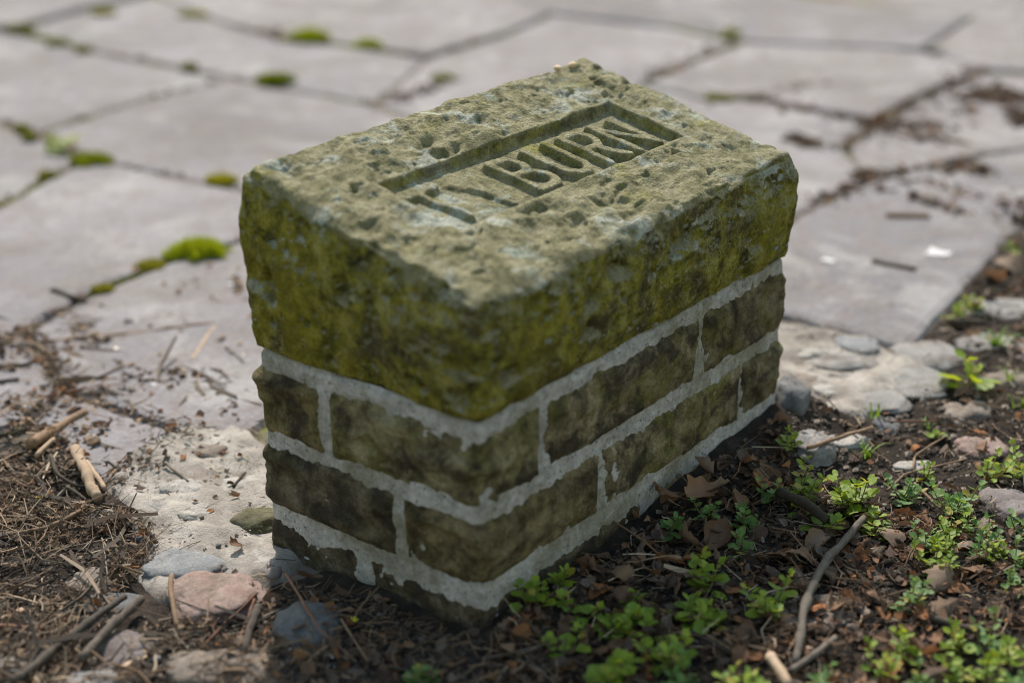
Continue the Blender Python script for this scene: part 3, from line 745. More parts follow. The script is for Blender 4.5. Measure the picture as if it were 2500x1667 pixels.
TW = [
    ([(30, 1566), (150, 1470), (288, 1368)], 11, 'long thick grey-brown twig, left one of the pair in the lower left corner', 'tw_bark', 8),
    ([(188, 1512), (250, 1445), (326, 1372)], 12, 'shorter thick twig lying right beside the long one in the lower left corner', 'tw_bark', 10),
    ([(394, 1322), (396, 1380), (405, 1437)], 6.5, 'short ragged brown twig lying across the left end of the pink cobble', 'tw_brown', 5),
    ([(593, 1393), (577, 1445), (558, 1497)], 10, 'stubby bark-covered stick just right of the pink cobble', 'tw_bark', 9.5),
    ([(586, 1364), (520, 1430), (470, 1480)], 3.6, 'thin reddish twig slanting down from the right end of the pink cobble', 'tw_red', 3),
    ([(584, 1376), (560, 1440), (540, 1494)], 3.2, 'thin brown twig running beside the stubby stick under the marker left corner', 'tw_red', 2.6),
    ([(656, 1317, .012), (700, 1390, .014), (728, 1433, .012), (797, 1501)], 3.0, 'long thin reddish twig arching down from the marker short face', 'tw_red', 2.0),
    ([(712, 1357, .006), (776, 1437)], 2.4, 'thin grey stalk leaning over the dark shaded cobble', 'tw_grey', 1.6),
    ([(784, 1421, .004), (844, 1517)], 3.0, 'grey-brown stalk right of the dark shaded cobble', 'tw_brown', 2.0),
    ([(172, 1030), (196, 1090), (226, 1143)], 13, 'thick pale bark-stripped stick pointing at the cement left of the marker', 'tw_tan', 11),
    ([(198, 1060), (240, 1122)], 6.5, 'narrow tan stick touching the right side of the thick pale stick', 'tw_tan', 6),
    ([(70, 1018), (130, 985), (198, 946)], 13, 'thick weathered stick sloping up to the right at the left edge of paving', 'tw_brown', 10),
    ([(84, 1046), (124, 1008)], 6, 'short pale stick below the thick weathered one on the left', 'tw_tan', 5),
    ([(116, 1045), (128, 1090), (178, 1118)], 5, 'bent dark twig below the short pale stick on the left', 'tw_dark', 4),
    ([(152, 1117), (208, 1153), (308, 1169)], 4, 'curved dark twig reaching onto the pale cement bed at left', 'tw_dark', 2.5),
    ([(24, 1229), (104, 1213), (186, 1172)], 6, 'kinked brown stick lying above the dark litter heap', 'tw_brown', 5),
    ([(-6, 1168), (72, 1190)], 4.5, 'short brown stick touching the left picture edge', 'tw_brown', 3.5),
    ([(380, 1061), (432, 1106)], 3.5, 'small curved twig lying on the pale cement at left', 'tw_grey', 3),
    ([(536, 1117), (564, 1085)], 3.5, 'tiny dark twig on the cement close to the marker', 'tw_dark', 3),
    ([(60, 790), (320, 764), (493, 742)], 5, 'long straight reddish straw lying across the left paving slab', 'tw_brown', 4),
    ([(438, 828), (493, 752)], 5, 'short tan twig slanting down from the end of the long straw', 'tw_tan', 4),
    ([(120, 667), (196, 692)], 7, 'short dark stick at the left end of the mossy paving joint', 'tw_dark', 7),
    ([(518, 800), (560, 836)], 5, 'small dark twig on the slab beside the marker short face', 'tw_dark', 4),
    ([(230, 868), (285, 843)], 6, 'dark bent twig on the slab above the brown litter', 'tw_dark', 5),
    ([(342, 876), (458, 881)], 5, 'dark straight twig on the slab left of the marker', 'tw_dark', 4),
    ([(77, 915), (180, 896), (278, 883)], 5, 'brown twig along the joint at the left paving edge', 'tw_red', 5),
    ([(24, 1368), (172, 1407)], 2.5, 'thin pale stalk crossing the dark litter at lower left', 'tw_tan', 1.8),
    ([(-6, 1437), (104, 1444)], 6, 'dark reddish stick at the left picture edge near the bottom', 'tw_red', 5),
    ([(472, 1478), (420, 1530), (330, 1545)], 3, 'thin brown twig above the brown cobble at the bottom edge', 'tw_brown', 2),
    ([(1984, 1189), (1905, 1280), (1856, 1376), (1827, 1520)], 8.5, 'long grey branch running down to the bottom right of the marker', 'tw_grey', 8),
    ([(1815, 1540), (1860, 1505), (1920, 1464)], 8, 'short grey branch meeting the long branch at the bottom edge', 'tw_grey', 7),
    ([(1768, 1505), (1812, 1572)], 13, 'broken pale stick end beside the foot of the long branch', 'tw_tan', 12),
    ([(1788, 1129), (1852, 1156), (1900, 1194)], 13, 'thick black root-like branch among green plants right of the marker', 'tw_dark', 11),
    ([(1790, 928, .01), (1887, 951), (1966, 982)], 7, 'brown twig sticking out past the far end of the marker', 'tw_brown', 4),
    ([(1855, 1028), (1930, 1003), (2004, 981)], 5, 'brown twig lying over the flat pale stone right of the marker', 'tw_brown', 4),
    ([(2042, 968), (2156, 967)], 2.5, 'thin reddish stalk beside the brown cobble on the bare soil', 'tw_red', 2),
    ([(2093, 1079), (2102, 1045), (2172, 1002)], 3, 'curved thin stalk standing out on bare soil at right', 'tw_brown', 2),
    ([(2037, 1126), (2080, 1088), (2222, 1053)], 3, 'long thin pale stalk crossing the soil above the green plants', 'tw_brown', 2),
    ([(2139, 1419), (2250, 1450)], 9, 'thick dark stick lying between plants near the lower right corner', 'tw_dark', 8),
    ([(2004, 601), (2102, 621)], 8, 'black stick lying alone on the paving right of the marker', 'tw_dark', 8),
    ([(2035, 495), (2135, 498)], 8, 'pale brown stick lying alone on the paving at upper right', 'tw_brown', 8),
    ([(2176, 738), (2266, 741)], 8, 'black stick between two grey cobbles at the right', 'tw_dark', 8),
    ([(1586, 1450), (1681, 1502)], 5, 'dark twig in the leaf litter below the trailing plants', 'tw_dark', 4),
    ([(1109, 1511), (1259, 1477)], 2.5, 'thin stalk on shaded soil in front of the near corner', 'tw_grey', 2),
    ([(890, 1530), (1010, 1548)], 4, 'dark twig on shaded soil at the bottom left of the near corner', 'tw_dark', 3),
    ([(2100, 1110), (2170, 1175)], 4, 'short brown twig threaded under the plants at right', 'tw_brown', 3),
    ([(2060, 117), (2170, 119)], 6, 'blurred grey stick on the far paving at upper right', 'tw_grey', 6),
    ([(1745, 222), (1800, 203), (1875, 194)], 5, 'curved brown twig on the far paving behind the marker right end', 'tw_brown', 4),
    ([(1968, 392), (2012, 398)], 7, 'short dark stick on the paving near the heap of brown debris', 'tw_dark', 6),
]
for t in TW: twig(t[0], t[1], t[2], t[3], t[4])
for a in [((236, 1313), (300, 1295), 11, 5, 'flat pale wood splinter on the dark litter left of the blue cobble'),
          ((274, 1537), (338, 1515), 13, 5, 'flat tan wood splinter above the bottom edge, left of the brown cobble'),
          ((64, 832), (134, 812), 13, 6, 'pale square-edged wood splinter on the slab at far left'),
          ((206, 704), (219, 732), 10, 5, 'small tan splinter below the mossy paving joint'),
          ((45, 886), (70, 918), 10, 5, 'small tan splinter near the left picture edge on paving'),
          ((124, 1414), (192, 1419), 14, 5, 'wide brown bark strip on the lower left litter'),
          ((285, 1468), (355, 1475), 12, 4, 'pale bark strip lying on the plum coloured cobble'),
          ((108, 700), (122, 682), 9, 5, 'short pale splinter next to the short dark stick at left'),
          ((176, 838), (206, 800), 9, 5, 'tan splinter just right of the pale square-edged one on the slab'),
          ((310, 860), (345, 878), 9, 5, 'pale splinter on the slab close to a white speck'),
          ((468, 912), (490, 970), 9, 4, 'pale bent splinter on the slab beside the marker foot'),
          ((200, 1010), (330, 958), 6, 4, 'long narrow straw splinter at the edge of the grey slab')]:
    flat_stick(*a)

# ------------------------------------------------------------------ dead leaves
def leaf_mesh(kind, seed):
    r = np.random.default_rng(seed); nu, nv = 15, 7
    t = np.linspace(0, 1, nu); w = np.linspace(-1, 1, nv); T, Wd = np.meshgrid(t, w, indexing='ij')
    prof = np.sin(np.pi*T**.8)**.75*.36*(1+.14*np.sin(T*np.pi*7+r.uniform(0, 6))*(kind % 2))
    prof = prof*(1+.06*r.normal(size=(nu, 1)))
    x = T-.5; y = Wd*prof
    curl = r.uniform(-.7, .9); roll = r.uniform(.6, 1.9); bend = r.uniform(-.6, .6)
    a = Wd*roll*np.sqrt(np.abs(prof)/.36)
    y2 = prof*np.sin(a)/max(roll, .1)*1.1; z = prof*(1-np.cos(a))*1.0*(1 if r.random() < .6 else -1)
    z = z+bend*(x**2)*1.0+curl*x*.2
    P = np.stack([x.ravel(), y2.ravel(), z.ravel()], 1)
    P[:, 2] += .05*fbm(P+seed, .25, 2, 3)
    P[:, 2] += .03*(np.abs(Wd.ravel()) < .1)
    P[:, 2] -= P[:, 2].min()
    return P, grid_faces(nu, nv)
LEAFM = []
for k in range(9):
    P, F = leaf_mesh(k, 100+k); LEAFM.append(mesh_data('dead_leaf', P, F, M['dead']))
def dead_leaf(x, y, size, rot, tilt, label, lift=.0, k=None):
    p = gp(x, y, 0); p[2] = surf_z(p[0], p[1]); p = gp(x, y, p[2]+.006+lift)
    o = bpy.data.objects.new('dead_leaf', LEAFM[(k if k is not None else random.randrange(9))]); COL.objects.link(o)
    o.location = p; s = .82*size*mpp(p); o.scale = (s, s, s); o.rotation_euler = (R(tilt), R(random.uniform(-25, 25)), R(rot))
    tag(o, label, 'dead leaf', 'dead leaves'); return o
DL = [
    (1572, 1240, 120, 60, 60, 'rolled brown dead leaf standing upright amid the litter right of the marker'), (1645, 1232, 125, 10, 20, 'large crumpled grey-brown dead leaf beside the rolled upright leaf'),
    (1540, 1290, 95, 120, 30, 'folded orange-brown leaf just below the rolled upright leaf'), (1612, 1130, 130, -10, 15, 'broad grey dead leaf leaning on the marker long face'),
    (1613, 1070, 75, 80, 70, 'dark brown leaf standing against the lowest mortar band'), (1742, 1105, 90, 40, 30, 'pale fibrous dead leaf below the far end of the marker'),
    (1341, 1300, 85, 80, 70, 'grey dead leaf propped against the base near the front corner'), (1372, 1316, 75, 30, 40, 'small brown leaf beside the propped grey leaf'),
    (1432, 1318, 90, 0, 15, 'curled dark brown leaf in the shade near the base'), (1429, 1368, 95, 20, 20, 'orange leaf between the trailing green stems'),
    (1490, 1316, 80, 70, 40, 'narrow folded brown leaf left of the tall sprig'), (1456, 1183, 48, 60, 60, 'tiny tan leaf caught beside the lowest mortar band'),
    (1795, 1287, 130, 15, 10, 'long crumpled brown leaf left of the long grey branch'), (1712, 1464, 110, 25, 10, 'flat reddish leaf below the trailing plants'),
    (1424, 1430, 90, -30, 30, 'brown leaf under the sprig in the bottom middle'), (1409, 1505, 60, 75, 40, 'small upright pinkish leaf above the lowest big sprig'),
    (1698, 1510, 90, 20, 10, 'small flat leaf near the bottom edge beside the broken pale stick'), (1226, 1540, 60, 70, 30, 'small pinkish leaf scrap at the bottom edge in the shade'),
    (1165, 1488, 60, 0, 10, 'small tan leaf scrap in front of the near corner'), (1515, 1146, 95, 100, 50, 'dark leaf half buried against the base'),
    (2046, 1236, 110, -20, 20, 'glossy purple-brown leaf right of the long branch top'), (1842, 1283, 130, 10, 15, 'big dark brown leaf crossed by the long grey branch'),
    (1948, 1372, 80, 80, 50, 'curled upright brown leaf right of the long branch'), (2160, 1328, 120, 5, 20, 'wide brown leaf under the sprigs near the lower right'),
    (2168, 1397, 95, -30, 30, 'pale twisted leaf near the lower right'), (1912, 1396, 95, 20, 20, 'tan curled leaf touching the long branch'),
    (1878, 1252, 110, -10, 15, 'flat brown leaf above the big dark one by the branch'), (2315, 612, 110, 0, 20, 'brown curled leaf on soil at the right picture edge'),
    (1650, 1120, 80, 150, 50, 'dark crumpled leaf between the base and the pale fibrous leaf'), (1690, 1150, 85, 50, 35, 'grey-brown folded leaf below the pale fibrous leaf'),
    (1592, 1330, 80, 110, 25, 'brown leaf beneath the tall sprig'), (1480, 1400, 80, 60, 20, 'brown leaf under the trailing stems in the middle'),
    (1950, 1240, 70, 30, 60, 'small orange-brown leaf at the top of the long branch'), (2235, 700, 70, 20, 20, 'crumpled brown leaf above the grey cobbles at right'),
    (542, 1252, 62, 15, 20, 'small orange leaf on the cement beside the marker short face'), (2280, 640, 90, 60, 30, 'dark leaf scrap in the heap at the right edge'),
]
for d in DL: dead_leaf(*d)

def leaf_fill(q, lo, hi, cols):
    V = []; F = []; C_ = []; n = 0; z = surf_zs(q)
    base = [leaf_mesh(k, 100+k) for k in range(9)]
    for (x, y), zz in zip(q, z):
        P, f = base[rng.integers(9)]; s = rng.uniform(lo, hi)
        e = Matrix.Rotation(rng.uniform(0, 6.28), 3, 'Z') @ Matrix.Rotation(rng.normal(0, .45), 3, 'X') @ Matrix.Rotation(rng.normal(0, .35), 3, 'Y')
        V.append(P*s*np.array([1, rng.uniform(.6, 1.1), rng.uniform(.6, 1.2)]) @ np.array(e).T+np.array([x, y, zz+.002+rng.random()*.006])); F.append(f+n); n += len(P)
        C_.append(np.tile(np.array(cols[rng.integers(len(cols))])*rng.uniform(.7, 1.3), (len(P), 1))*(1+.35*fbm(P*s+x*9, .008, 2, 3))[:, None])
    return np.concatenate(V), np.concatenate(F), np.concatenate(C_)
# ------------------------------------------------------------------ fine litter (uncountable)
def scatter(poly, n, keep=None):
    P = np.array(poly); lo, hi = P.min(0), P.max(0); out = []
    while sum(len(o) for o in out) < n:
        q = rng.uniform(lo, hi, (n*3, 2)); ok = poly_sd(q[:, 0], q[:, 1], P) > 0
        if keep is not None: ok &= keep(q) > rng.random(len(q))
        out.append(q[ok])
    return np.concatenate(out)[:n]
BOX = [(-.02, -.02), (L_+.02, -.02), (L_+.02, W_+.02), (-.02, W_+.02)]
def off_marker(q): return poly_sd(q[:, 0], q[:, 1], np.array(BOX)) < 0
def surf_zs(q):
    z = np.maximum(ground_z(q[:, 0], q[:, 1]), -.001)
    for b in BEDS: z = np.where(poly_sd(q[:, 0], q[:, 1], b) > 0, np.maximum(z, .006), z)
    return z
def straws(q, ln, wd, cols, zj=.008, tilt=.35):
    n = len(q); z = surf_zs(q)+np.abs(rng.normal(0, zj, n))*.6+.001
    a = rng.uniform(0, 2*np.pi, n); e = rng.normal(0, tilt, n)
    l = rng.lognormal(math.log(ln), .5, n); w = rng.lognormal(math.log(wd), .4, n)
    d = np.stack([np.cos(a)*np.cos(e), np.sin(a)*np.cos(e), np.sin(e)], 1)
    s = np.cross(d, [0, 0, 1.]); s /= np.linalg.norm(s, axis=1)[:, None]; u = np.cross(s, d)
    c = np.stack([q[:, 0], q[:, 1], z+np.abs(np.sin(e))*l*.35], 1)
    bend = s*(rng.normal(0, .12, n)*l)[:, None]
    V = []
    for f in (-.5, 0, .5):
        m = c+d*(f*l)[:, None]+(bend if f == 0 else 0)
        k = 1 if f == 0 else .7
        for an in (0, 2.09, 4.19): V.append(m+(s*math.cos(an)+u*math.sin(an))*(w*k*.5)[:, None])
    V = np.stack(V, 1).reshape(-1, 3)
    base = np.array([(i*3+j, i*3+(j+1) % 3, i*3+3+(j+1) % 3, i*3+3+j) for i in range(2) for j in range(3)])
    F = (np.arange(n)[:, None, None]*9+base[None]).reshape(-1, 4)
    cc = np.array(cols)[rng.integers(0, len(cols), n)]*rng.uniform(.6, 1.25, (n, 1))
    return V, F, np.repeat(cc, 9, 0)
def flakes(q, size, cols, zj=.006, tilt=.5):
    n = len(q); z = surf_zs(q)+np.abs(rng.normal(0, zj, n))+.001
    a = rng.uniform(0, 2*np.pi, n); s = np.minimum(rng.lognormal(math.log(size), .35, n), size*2)
    nrm = np.stack([rng.normal(0, tilt, n), rng.normal(0, tilt, n), np.ones(n)], 1); nrm /= np.linalg.norm(nrm, axis=1)[:, None]
    d = np.stack([np.cos(a), np.sin(a), 0*a], 1); d -= nrm*(d*nrm).sum(1)[:, None]; d /= np.linalg.norm(d, axis=1)[:, None]; t = np.cross(nrm, d)
    c = np.stack([q[:, 0], q[:, 1], z+s*.25*np.abs(nrm[:, 0])], 1); fold = rng.uniform(-.1, .45, n)*s
    V = []
    for i in (-.5, .05, .5):
        for j in (-.5, 0, .5):
            jx = rng.normal(0, .09, n); jy = rng.normal(0, .09, n); shape = .55+.45*math.cos(i*2.4)
            V.append(c+d*((i+jx)*s)[:, None]+t*((j*.75*shape+jy*.6)*s)[:, None]+nrm*(fold*(abs(j)*1.6+rng.normal(0, .12, n)))[:, None])
    V = np.stack(V, 1).reshape(-1, 3)
    base = np.array([(i*3+j, i*3+j+1, i*3+4+j, i*3+3+j) for i in range(2) for j in range(2)])
    F = (np.arange(n)[:, None, None]*9+base[None]).reshape(-1, 4)
    cc = np.array(cols)[rng.integers(0, len(cols), n)]*rng.uniform(.55, 1.25, (n, 1))
    return V, F, np.repeat(cc, 9, 0)
def crumbs(q, size, cols):
    n = len(q); z = surf_zs(q); s = np.minimum(rng.lognormal(math.log(size), .45, n), size*2.2)
    o = np.array([(1, 0, 0), (0, 1, 0), (-1, 0, 0), (0, -1, 0), (0, 0, 1), (0, 0, -1)], float)
    V = (np.stack([q[:, 0], q[:, 1], z+s*.15], 1)[:, None, :]+o[None]*np.array([1.2, .9, .55])*s[:, None, None]*.5*rng.uniform(.6, 1.4, (n, 6, 1))).reshape(-1, 3)
    base = np.array([(0, 1, 4), (1, 2, 4), (2, 3, 4), (3, 0, 4), (1, 0, 5), (2, 1, 5), (3, 2, 5), (0, 3, 5)])
    F = (np.arange(n)[:, None, None]*6+base[None]).reshape(-1, 3)
    cc = np.array(cols)[rng.integers(0, len(cols), n)]*rng.uniform(.6, 1.3, (n, 1))
    return V, F, np.repeat(cc, 6, 0)
def stuff(name, parts, label, cat, mat='litter'):
    V = np.concatenate([p[0] for p in parts]); C_ = np.concatenate([p[2] for p in parts]); F = []; n = 0
    for v, f, _ in parts:
        if f.shape[1] == 4: f = np.concatenate([f[:, [0, 1, 2]], f[:, [0, 2, 3]]])
        F.append(f+n); n += len(v)
    F = np.concatenate(F)
    o = obj(name, V, F, M[mat], smooth=False, col=C_); tag(o, label, cat, kind='stuff'); return o
STRAW = [(.34, .25, .17), (.26, .18, .115), (.18, .12, .077), (.11, .075, .052), (.44, .35, .25), (.065, .048, .036)]
BROWN = [(.12, .070, .042), (.075, .046, .031), (.16, .095, .057), (.05, .035, .027), (.12, .092, .073), (.19, .088, .036)]
CRUMB = [(.06, .046, .036), (.035, .027, .022), (.10, .078, .06), (.15, .12, .092), (.24, .20, .16)]
LEFT_LITTER = G([(-250, 1080), (0, 1090), (140, 1150), (230, 1180), (330, 1200), (360, 1260), (310, 1330), (270, 1370), (300, 1430), (420, 1420), (500, 1440), (600, 1420), (630, 1500), (560, 1640), (-200, 1700)])
LEFT_PAVE = G([(-200, 700), (60, 740), (150, 700), (220, 760), (330, 850), (520, 850), (600, 900), (610, 1000), (480, 960), (330, 960), (260, 1040), (290, 1120), (240, 1180), (100, 1150), (-250, 1080)])
LEFT_THIN = G([(180, 640), (560, 600), (620, 760), (600, 1000), (330, 990), (200, 840)])
FRONT = G([(600, 1390), (660, 1340), (760, 1360), (900, 1400), (1100, 1440), (1250, 1430), (1300, 1620), (560, 1680), (600, 1500)])
RIGHT_LEAF = G([(1180, 1440), (1300, 1340), (1500, 1180), (1640, 1060), (1780, 960), (1800, 1080), (1900, 1180), (2060, 1180), (2250, 1240), (2420, 1320), (2420, 1480), (2250, 1450), (2100, 1640), (1200, 1700), (1100, 1560)])
RIGHT_SOIL = G([(2420, 520), (2300, 540), (2230, 640), (2150, 740), (2115, 830), (2125, 890), (2090, 950), (1960, 985), (1800, 960), (1800, 1080), (1900, 1180), (2060, 1180), (2250, 1240), (2420, 1320), (2900, 1300), (2900, 500)])
RIGHT_PAVE = G([(1950, 250), (2050, 250), (2300, 180), (2420, 250), (2420, 560), (2260, 560), (2150, 480), (2020, 440), (1950, 400), (1800, 320)])
def clump(seed, size, lo=.45):
    return lambda q: sstep(lo-.2, lo+.25, .5+.6*fbm(np.column_stack([q, q[:, 0]*0]), size, 3, seed))
off = lambda f: (lambda q: f(q)*off_marker(q))
bare = lambda q: off_marker(q)*1.0
stuff('plant_litter', [straws(scatter(LEFT_LITTER, 30, bare), .045, .0050, [(.14, .115, .09), (.08, .064, .05), (.24, .19, .145)], .006, .12), straws(scatter(LEFT_LITTER, 5200, off(clump(1, .09, .48))), .013, .0009, STRAW), straws(scatter(LEFT_LITTER, 450, bare), .030, .0015, STRAW), straws(scatter(LEFT_LITTER, 150, bare), .042, .0034, STRAW[2:4]+[(.2, .17, .14), (.06, .05, .042), (.09, .075, .06)], .006, .2),
                       flakes(scatter(LEFT_LITTER, 1100, off(clump(1, .09, .45))), .0058, BROWN+STRAW[:3]), crumbs(scatter(LEFT_LITTER, 5000, bare), .0035, CRUMB)],
      'brown straw, bark and twig litter heaped on soil at lower left', 'litter')
stuff('paving_litter', [straws(scatter(LEFT_PAVE, 40, bare), .050, .0055, [(.16, .13, .10), (.09, .07, .055), (.32, .25, .19)], .003, .06), straws(scatter(LEFT_PAVE, 90, bare), .040, .0034, STRAW[:4]+[(.22, .19, .16)], .003, .08), straws(scatter(LEFT_PAVE, 1100, off(clump(2, .12, .66))), .017, .0018, STRAW, .003, .12), flakes(scatter(LEFT_PAVE, 800, off(clump(2, .12, .66))), .0075, BROWN+STRAW[:3], .003, .35),
                        crumbs(scatter(LEFT_PAVE, 2600, off(clump(2, .12, .6))), .0035, CRUMB+[(.2, .15, .11)]), flakes(scatter(LEFT_THIN, 70, bare), .009, STRAW[:3]+[(.5, .45, .4)], .002, .3)],
      'brown bark and straw litter strewn over the left paving slabs', 'litter')
stuff('shaded_litter', [straws(scatter(FRONT, 700, bare), .016, .0012, [c for c in STRAW[1:4]]), flakes(scatter(FRONT, 240, bare), .010, BROWN), crumbs(scatter(FRONT, 5000, bare), .004, CRUMB[:3])],
      'dark crumbly soil bits and straw in front of the near corner', 'litter')
DEADC = [(.15, .085, .050), (.20, .12, .07), (.10, .062, .040), (.18, .14, .11), (.24, .10, .04), (.075, .05, .036)]
stuff('leaf_litter', [leaf_fill(scatter(RIGHT_LEAF, 230, bare), .014, .032, DEADC), leaf_fill(scatter(RIGHT_SOIL, 60, bare), .012, .028, DEADC), flakes(scatter(RIGHT_LEAF, 500, bare), .011, BROWN, .004, .5), flakes(scatter(RIGHT_LEAF, 1500, bare), .0075, BROWN, .004, .5), straws(scatter(RIGHT_LEAF, 1400, bare), .022, .0013, STRAW[1:]+BROWN[:2]),
                      crumbs(scatter(RIGHT_LEAF, 5000, bare), .004, CRUMB[:3])],
      'carpet of broken brown leaves along the marker long face', 'litter')
stuff('soil_litter', [straws(scatter(RIGHT_SOIL, 1500, bare), .018, .0013, STRAW[1:]), flakes(scatter(RIGHT_SOIL, 700, off(clump(4, .15, .5))), .008, BROWN), crumbs(scatter(RIGHT_SOIL, 7000, bare), .005, CRUMB)],
      'straw and crumbs scattered over bare soil at right', 'litter')
stuff('debris_drift', [flakes(scatter(RIGHT_PAVE, 900, clump(5, .22, .70)), .010, BROWN+[(.25, .2, .17)], .003, .35), straws(scatter(RIGHT_PAVE, 400, clump(5, .22, .75)), .026, .0024, BROWN+STRAW[:3], .003, .15),
                       crumbs(scatter(RIGHT_PAVE, 3000, clump(5, .22, .66)), .004, CRUMB)],
      'drift of brown bark debris on the paving at upper right', 'litter')
def along(lines, n, w):
    out = []
    for ln in lines:
        P = np.array(G(ln)); d = np.linalg.norm(np.diff(P, axis=0), axis=1); c = np.concatenate([[0], np.cumsum(d)]); m = int(n*c[-1])
        t = rng.uniform(0, c[-1], m); out.append(np.stack([np.interp(t, c, P[:, 0]), np.interp(t, c, P[:, 1])], 1)+rng.normal(0, w, (m, 2)))
    return np.concatenate(out)
JOINTS = [[(0, 280), (90, 303), (205, 362), (400, 405), (550, 435)], [(90, 303), (330, 228), (535, 178)], [(20, 70), (280, 130), (535, 178)], [(205, 362), (0, 470)], [(60, 762), (200, 678), (400, 592), (540, 556)],
          [(520, 55), (650, 88), (860, 112), (980, 133), (1180, 70)], [(860, 238), (1060, 182)], [(1480, 192), (1700, 97), (1540, 62)], [(1620, 228), (1750, 228), (1850, 250), (2010, 276)], [(2010, 276), (2130, 215), (2260, 160)],
          [(1820, 500), (1880, 470), (2000, 411), (2200, 366), (2352, 340)], [(600, 70), (700, 100)]]
JOINTS2 = [[(150, 900), (250, 935), (430, 1000)], [(60, 965), (150, 900), (60, 762)], [(60, 965), (140, 1060), (245, 1130)], [(430, 1000), (330, 1062), (245, 1130)]]
GRIT = [(.36, .33, .29), (.26, .23, .20), (.16, .13, .11), (.44, .41, .37)]
stuff('cement_grit', [crumbs(scatter(b, n_, bare), .0020, GRIT) for b, n_ in zip(BEDS, (900, 500, 900))]+[straws(scatter(BEDS[0], 110, bare), .012, .0010, STRAW, .001, .1), flakes(scatter(BEDS[0], 60, bare), .006, BROWN, .001, .2), straws(scatter(BEDS[2], 80, bare), .014, .0012, STRAW, .001, .1)],
      'loose grit and straw bits on the pale cement beds', 'grit')
q = along(JOINTS, 170, .008)
q2_ = along(JOINTS2, 700, .014)
qr = along([[(1500, 180), (1700, 98)], [(1620, 230), (1750, 226), (1870, 196)], [(1750, 230), (1900, 262), (2010, 280), (2180, 330)], [(2010, 276), (2130, 215), (2260, 160)], [(1880, 470), (1990, 410), (2100, 390)], [(2000, 400), (2160, 430), (2300, 470)], [(600, 75), (690, 95)], [(860, 236), (1000, 200)]], 330, .022)
stuff('joint_debris', [flakes(qr[::2], .010, BROWN+[(.26, .17, .12), (.2, .14, .11)], .003, .3), straws(qr[1::3], .022, .0024, BROWN+STRAW[:3], .003, .15), crumbs(qr, .0055, [(.10, .07, .05), (.17, .12, .09), (.06, .045, .035)]), crumbs(q2_, .0045, CRUMB+[(.17, .12, .09)]), straws(q2_[::4], .014, .0012, STRAW), flakes(q2_[1::5], .007, BROWN+STRAW[:3]), crumbs(q[::2], .005, [(.10, .07, .05), (.17, .12, .09), (.06, .045, .035)]), flakes(q[1::3], .009, BROWN+[(.26, .17, .12)], .002, .3)], 'brown crumbs caught in the joints between paving slabs', 'debris')

# ------------------------------------------------------------------ moss
def spikes(q, h, col):
    n = len(q); b = np.stack([q[:, 0], q[:, 1], np.full(n, -.005)], 1); t = b+np.stack([rng.normal(0, .0025, n), rng.normal(0, .0025, n), h*rng.uniform(.4, 1.2, n)], 1)
    a = rng.uniform(0, 6.28, n); s = np.stack([np.cos(a), np.sin(a), 0*a], 1)*.0022
    return np.stack([b-s, b+s, t], 1).reshape(-1, 3), np.arange(3*n).reshape(-1, 3), np.repeat(np.array(col)*rng.uniform(.5, 1.3, (n, 1)), 3, 0)
MJ = [[(0, 280), (90, 303), (205, 362), (400, 405), (550, 435)], [(20, 70), (280, 130), (535, 178)], [(205, 362), (0, 470)], [(200, 678), (400, 592), (540, 556)], [(520, 55), (650, 88), (860, 112), (980, 133), (1180, 70)],
      [(90, 303), (330, 228), (535, 178)], [(1480, 192), (1700, 97), (1540, 62)], [(1620, 228), (1750, 228)], [(0, 75), (200, 20), (350, -12)], [(2010, 276), (2130, 215), (2260, 160)]]
q = along(MJ, 1500, .0055); q = q[clump(9, .16, .62)(q) > rng.random(len(q))]
stuff('joint_moss', [spikes(q[::2], .012, (.22, .25, .03)), spikes(q[1::2], .010, (.14, .15, .04))], 'thin broken strips of moss running along the paving joints', 'moss', 'moss')
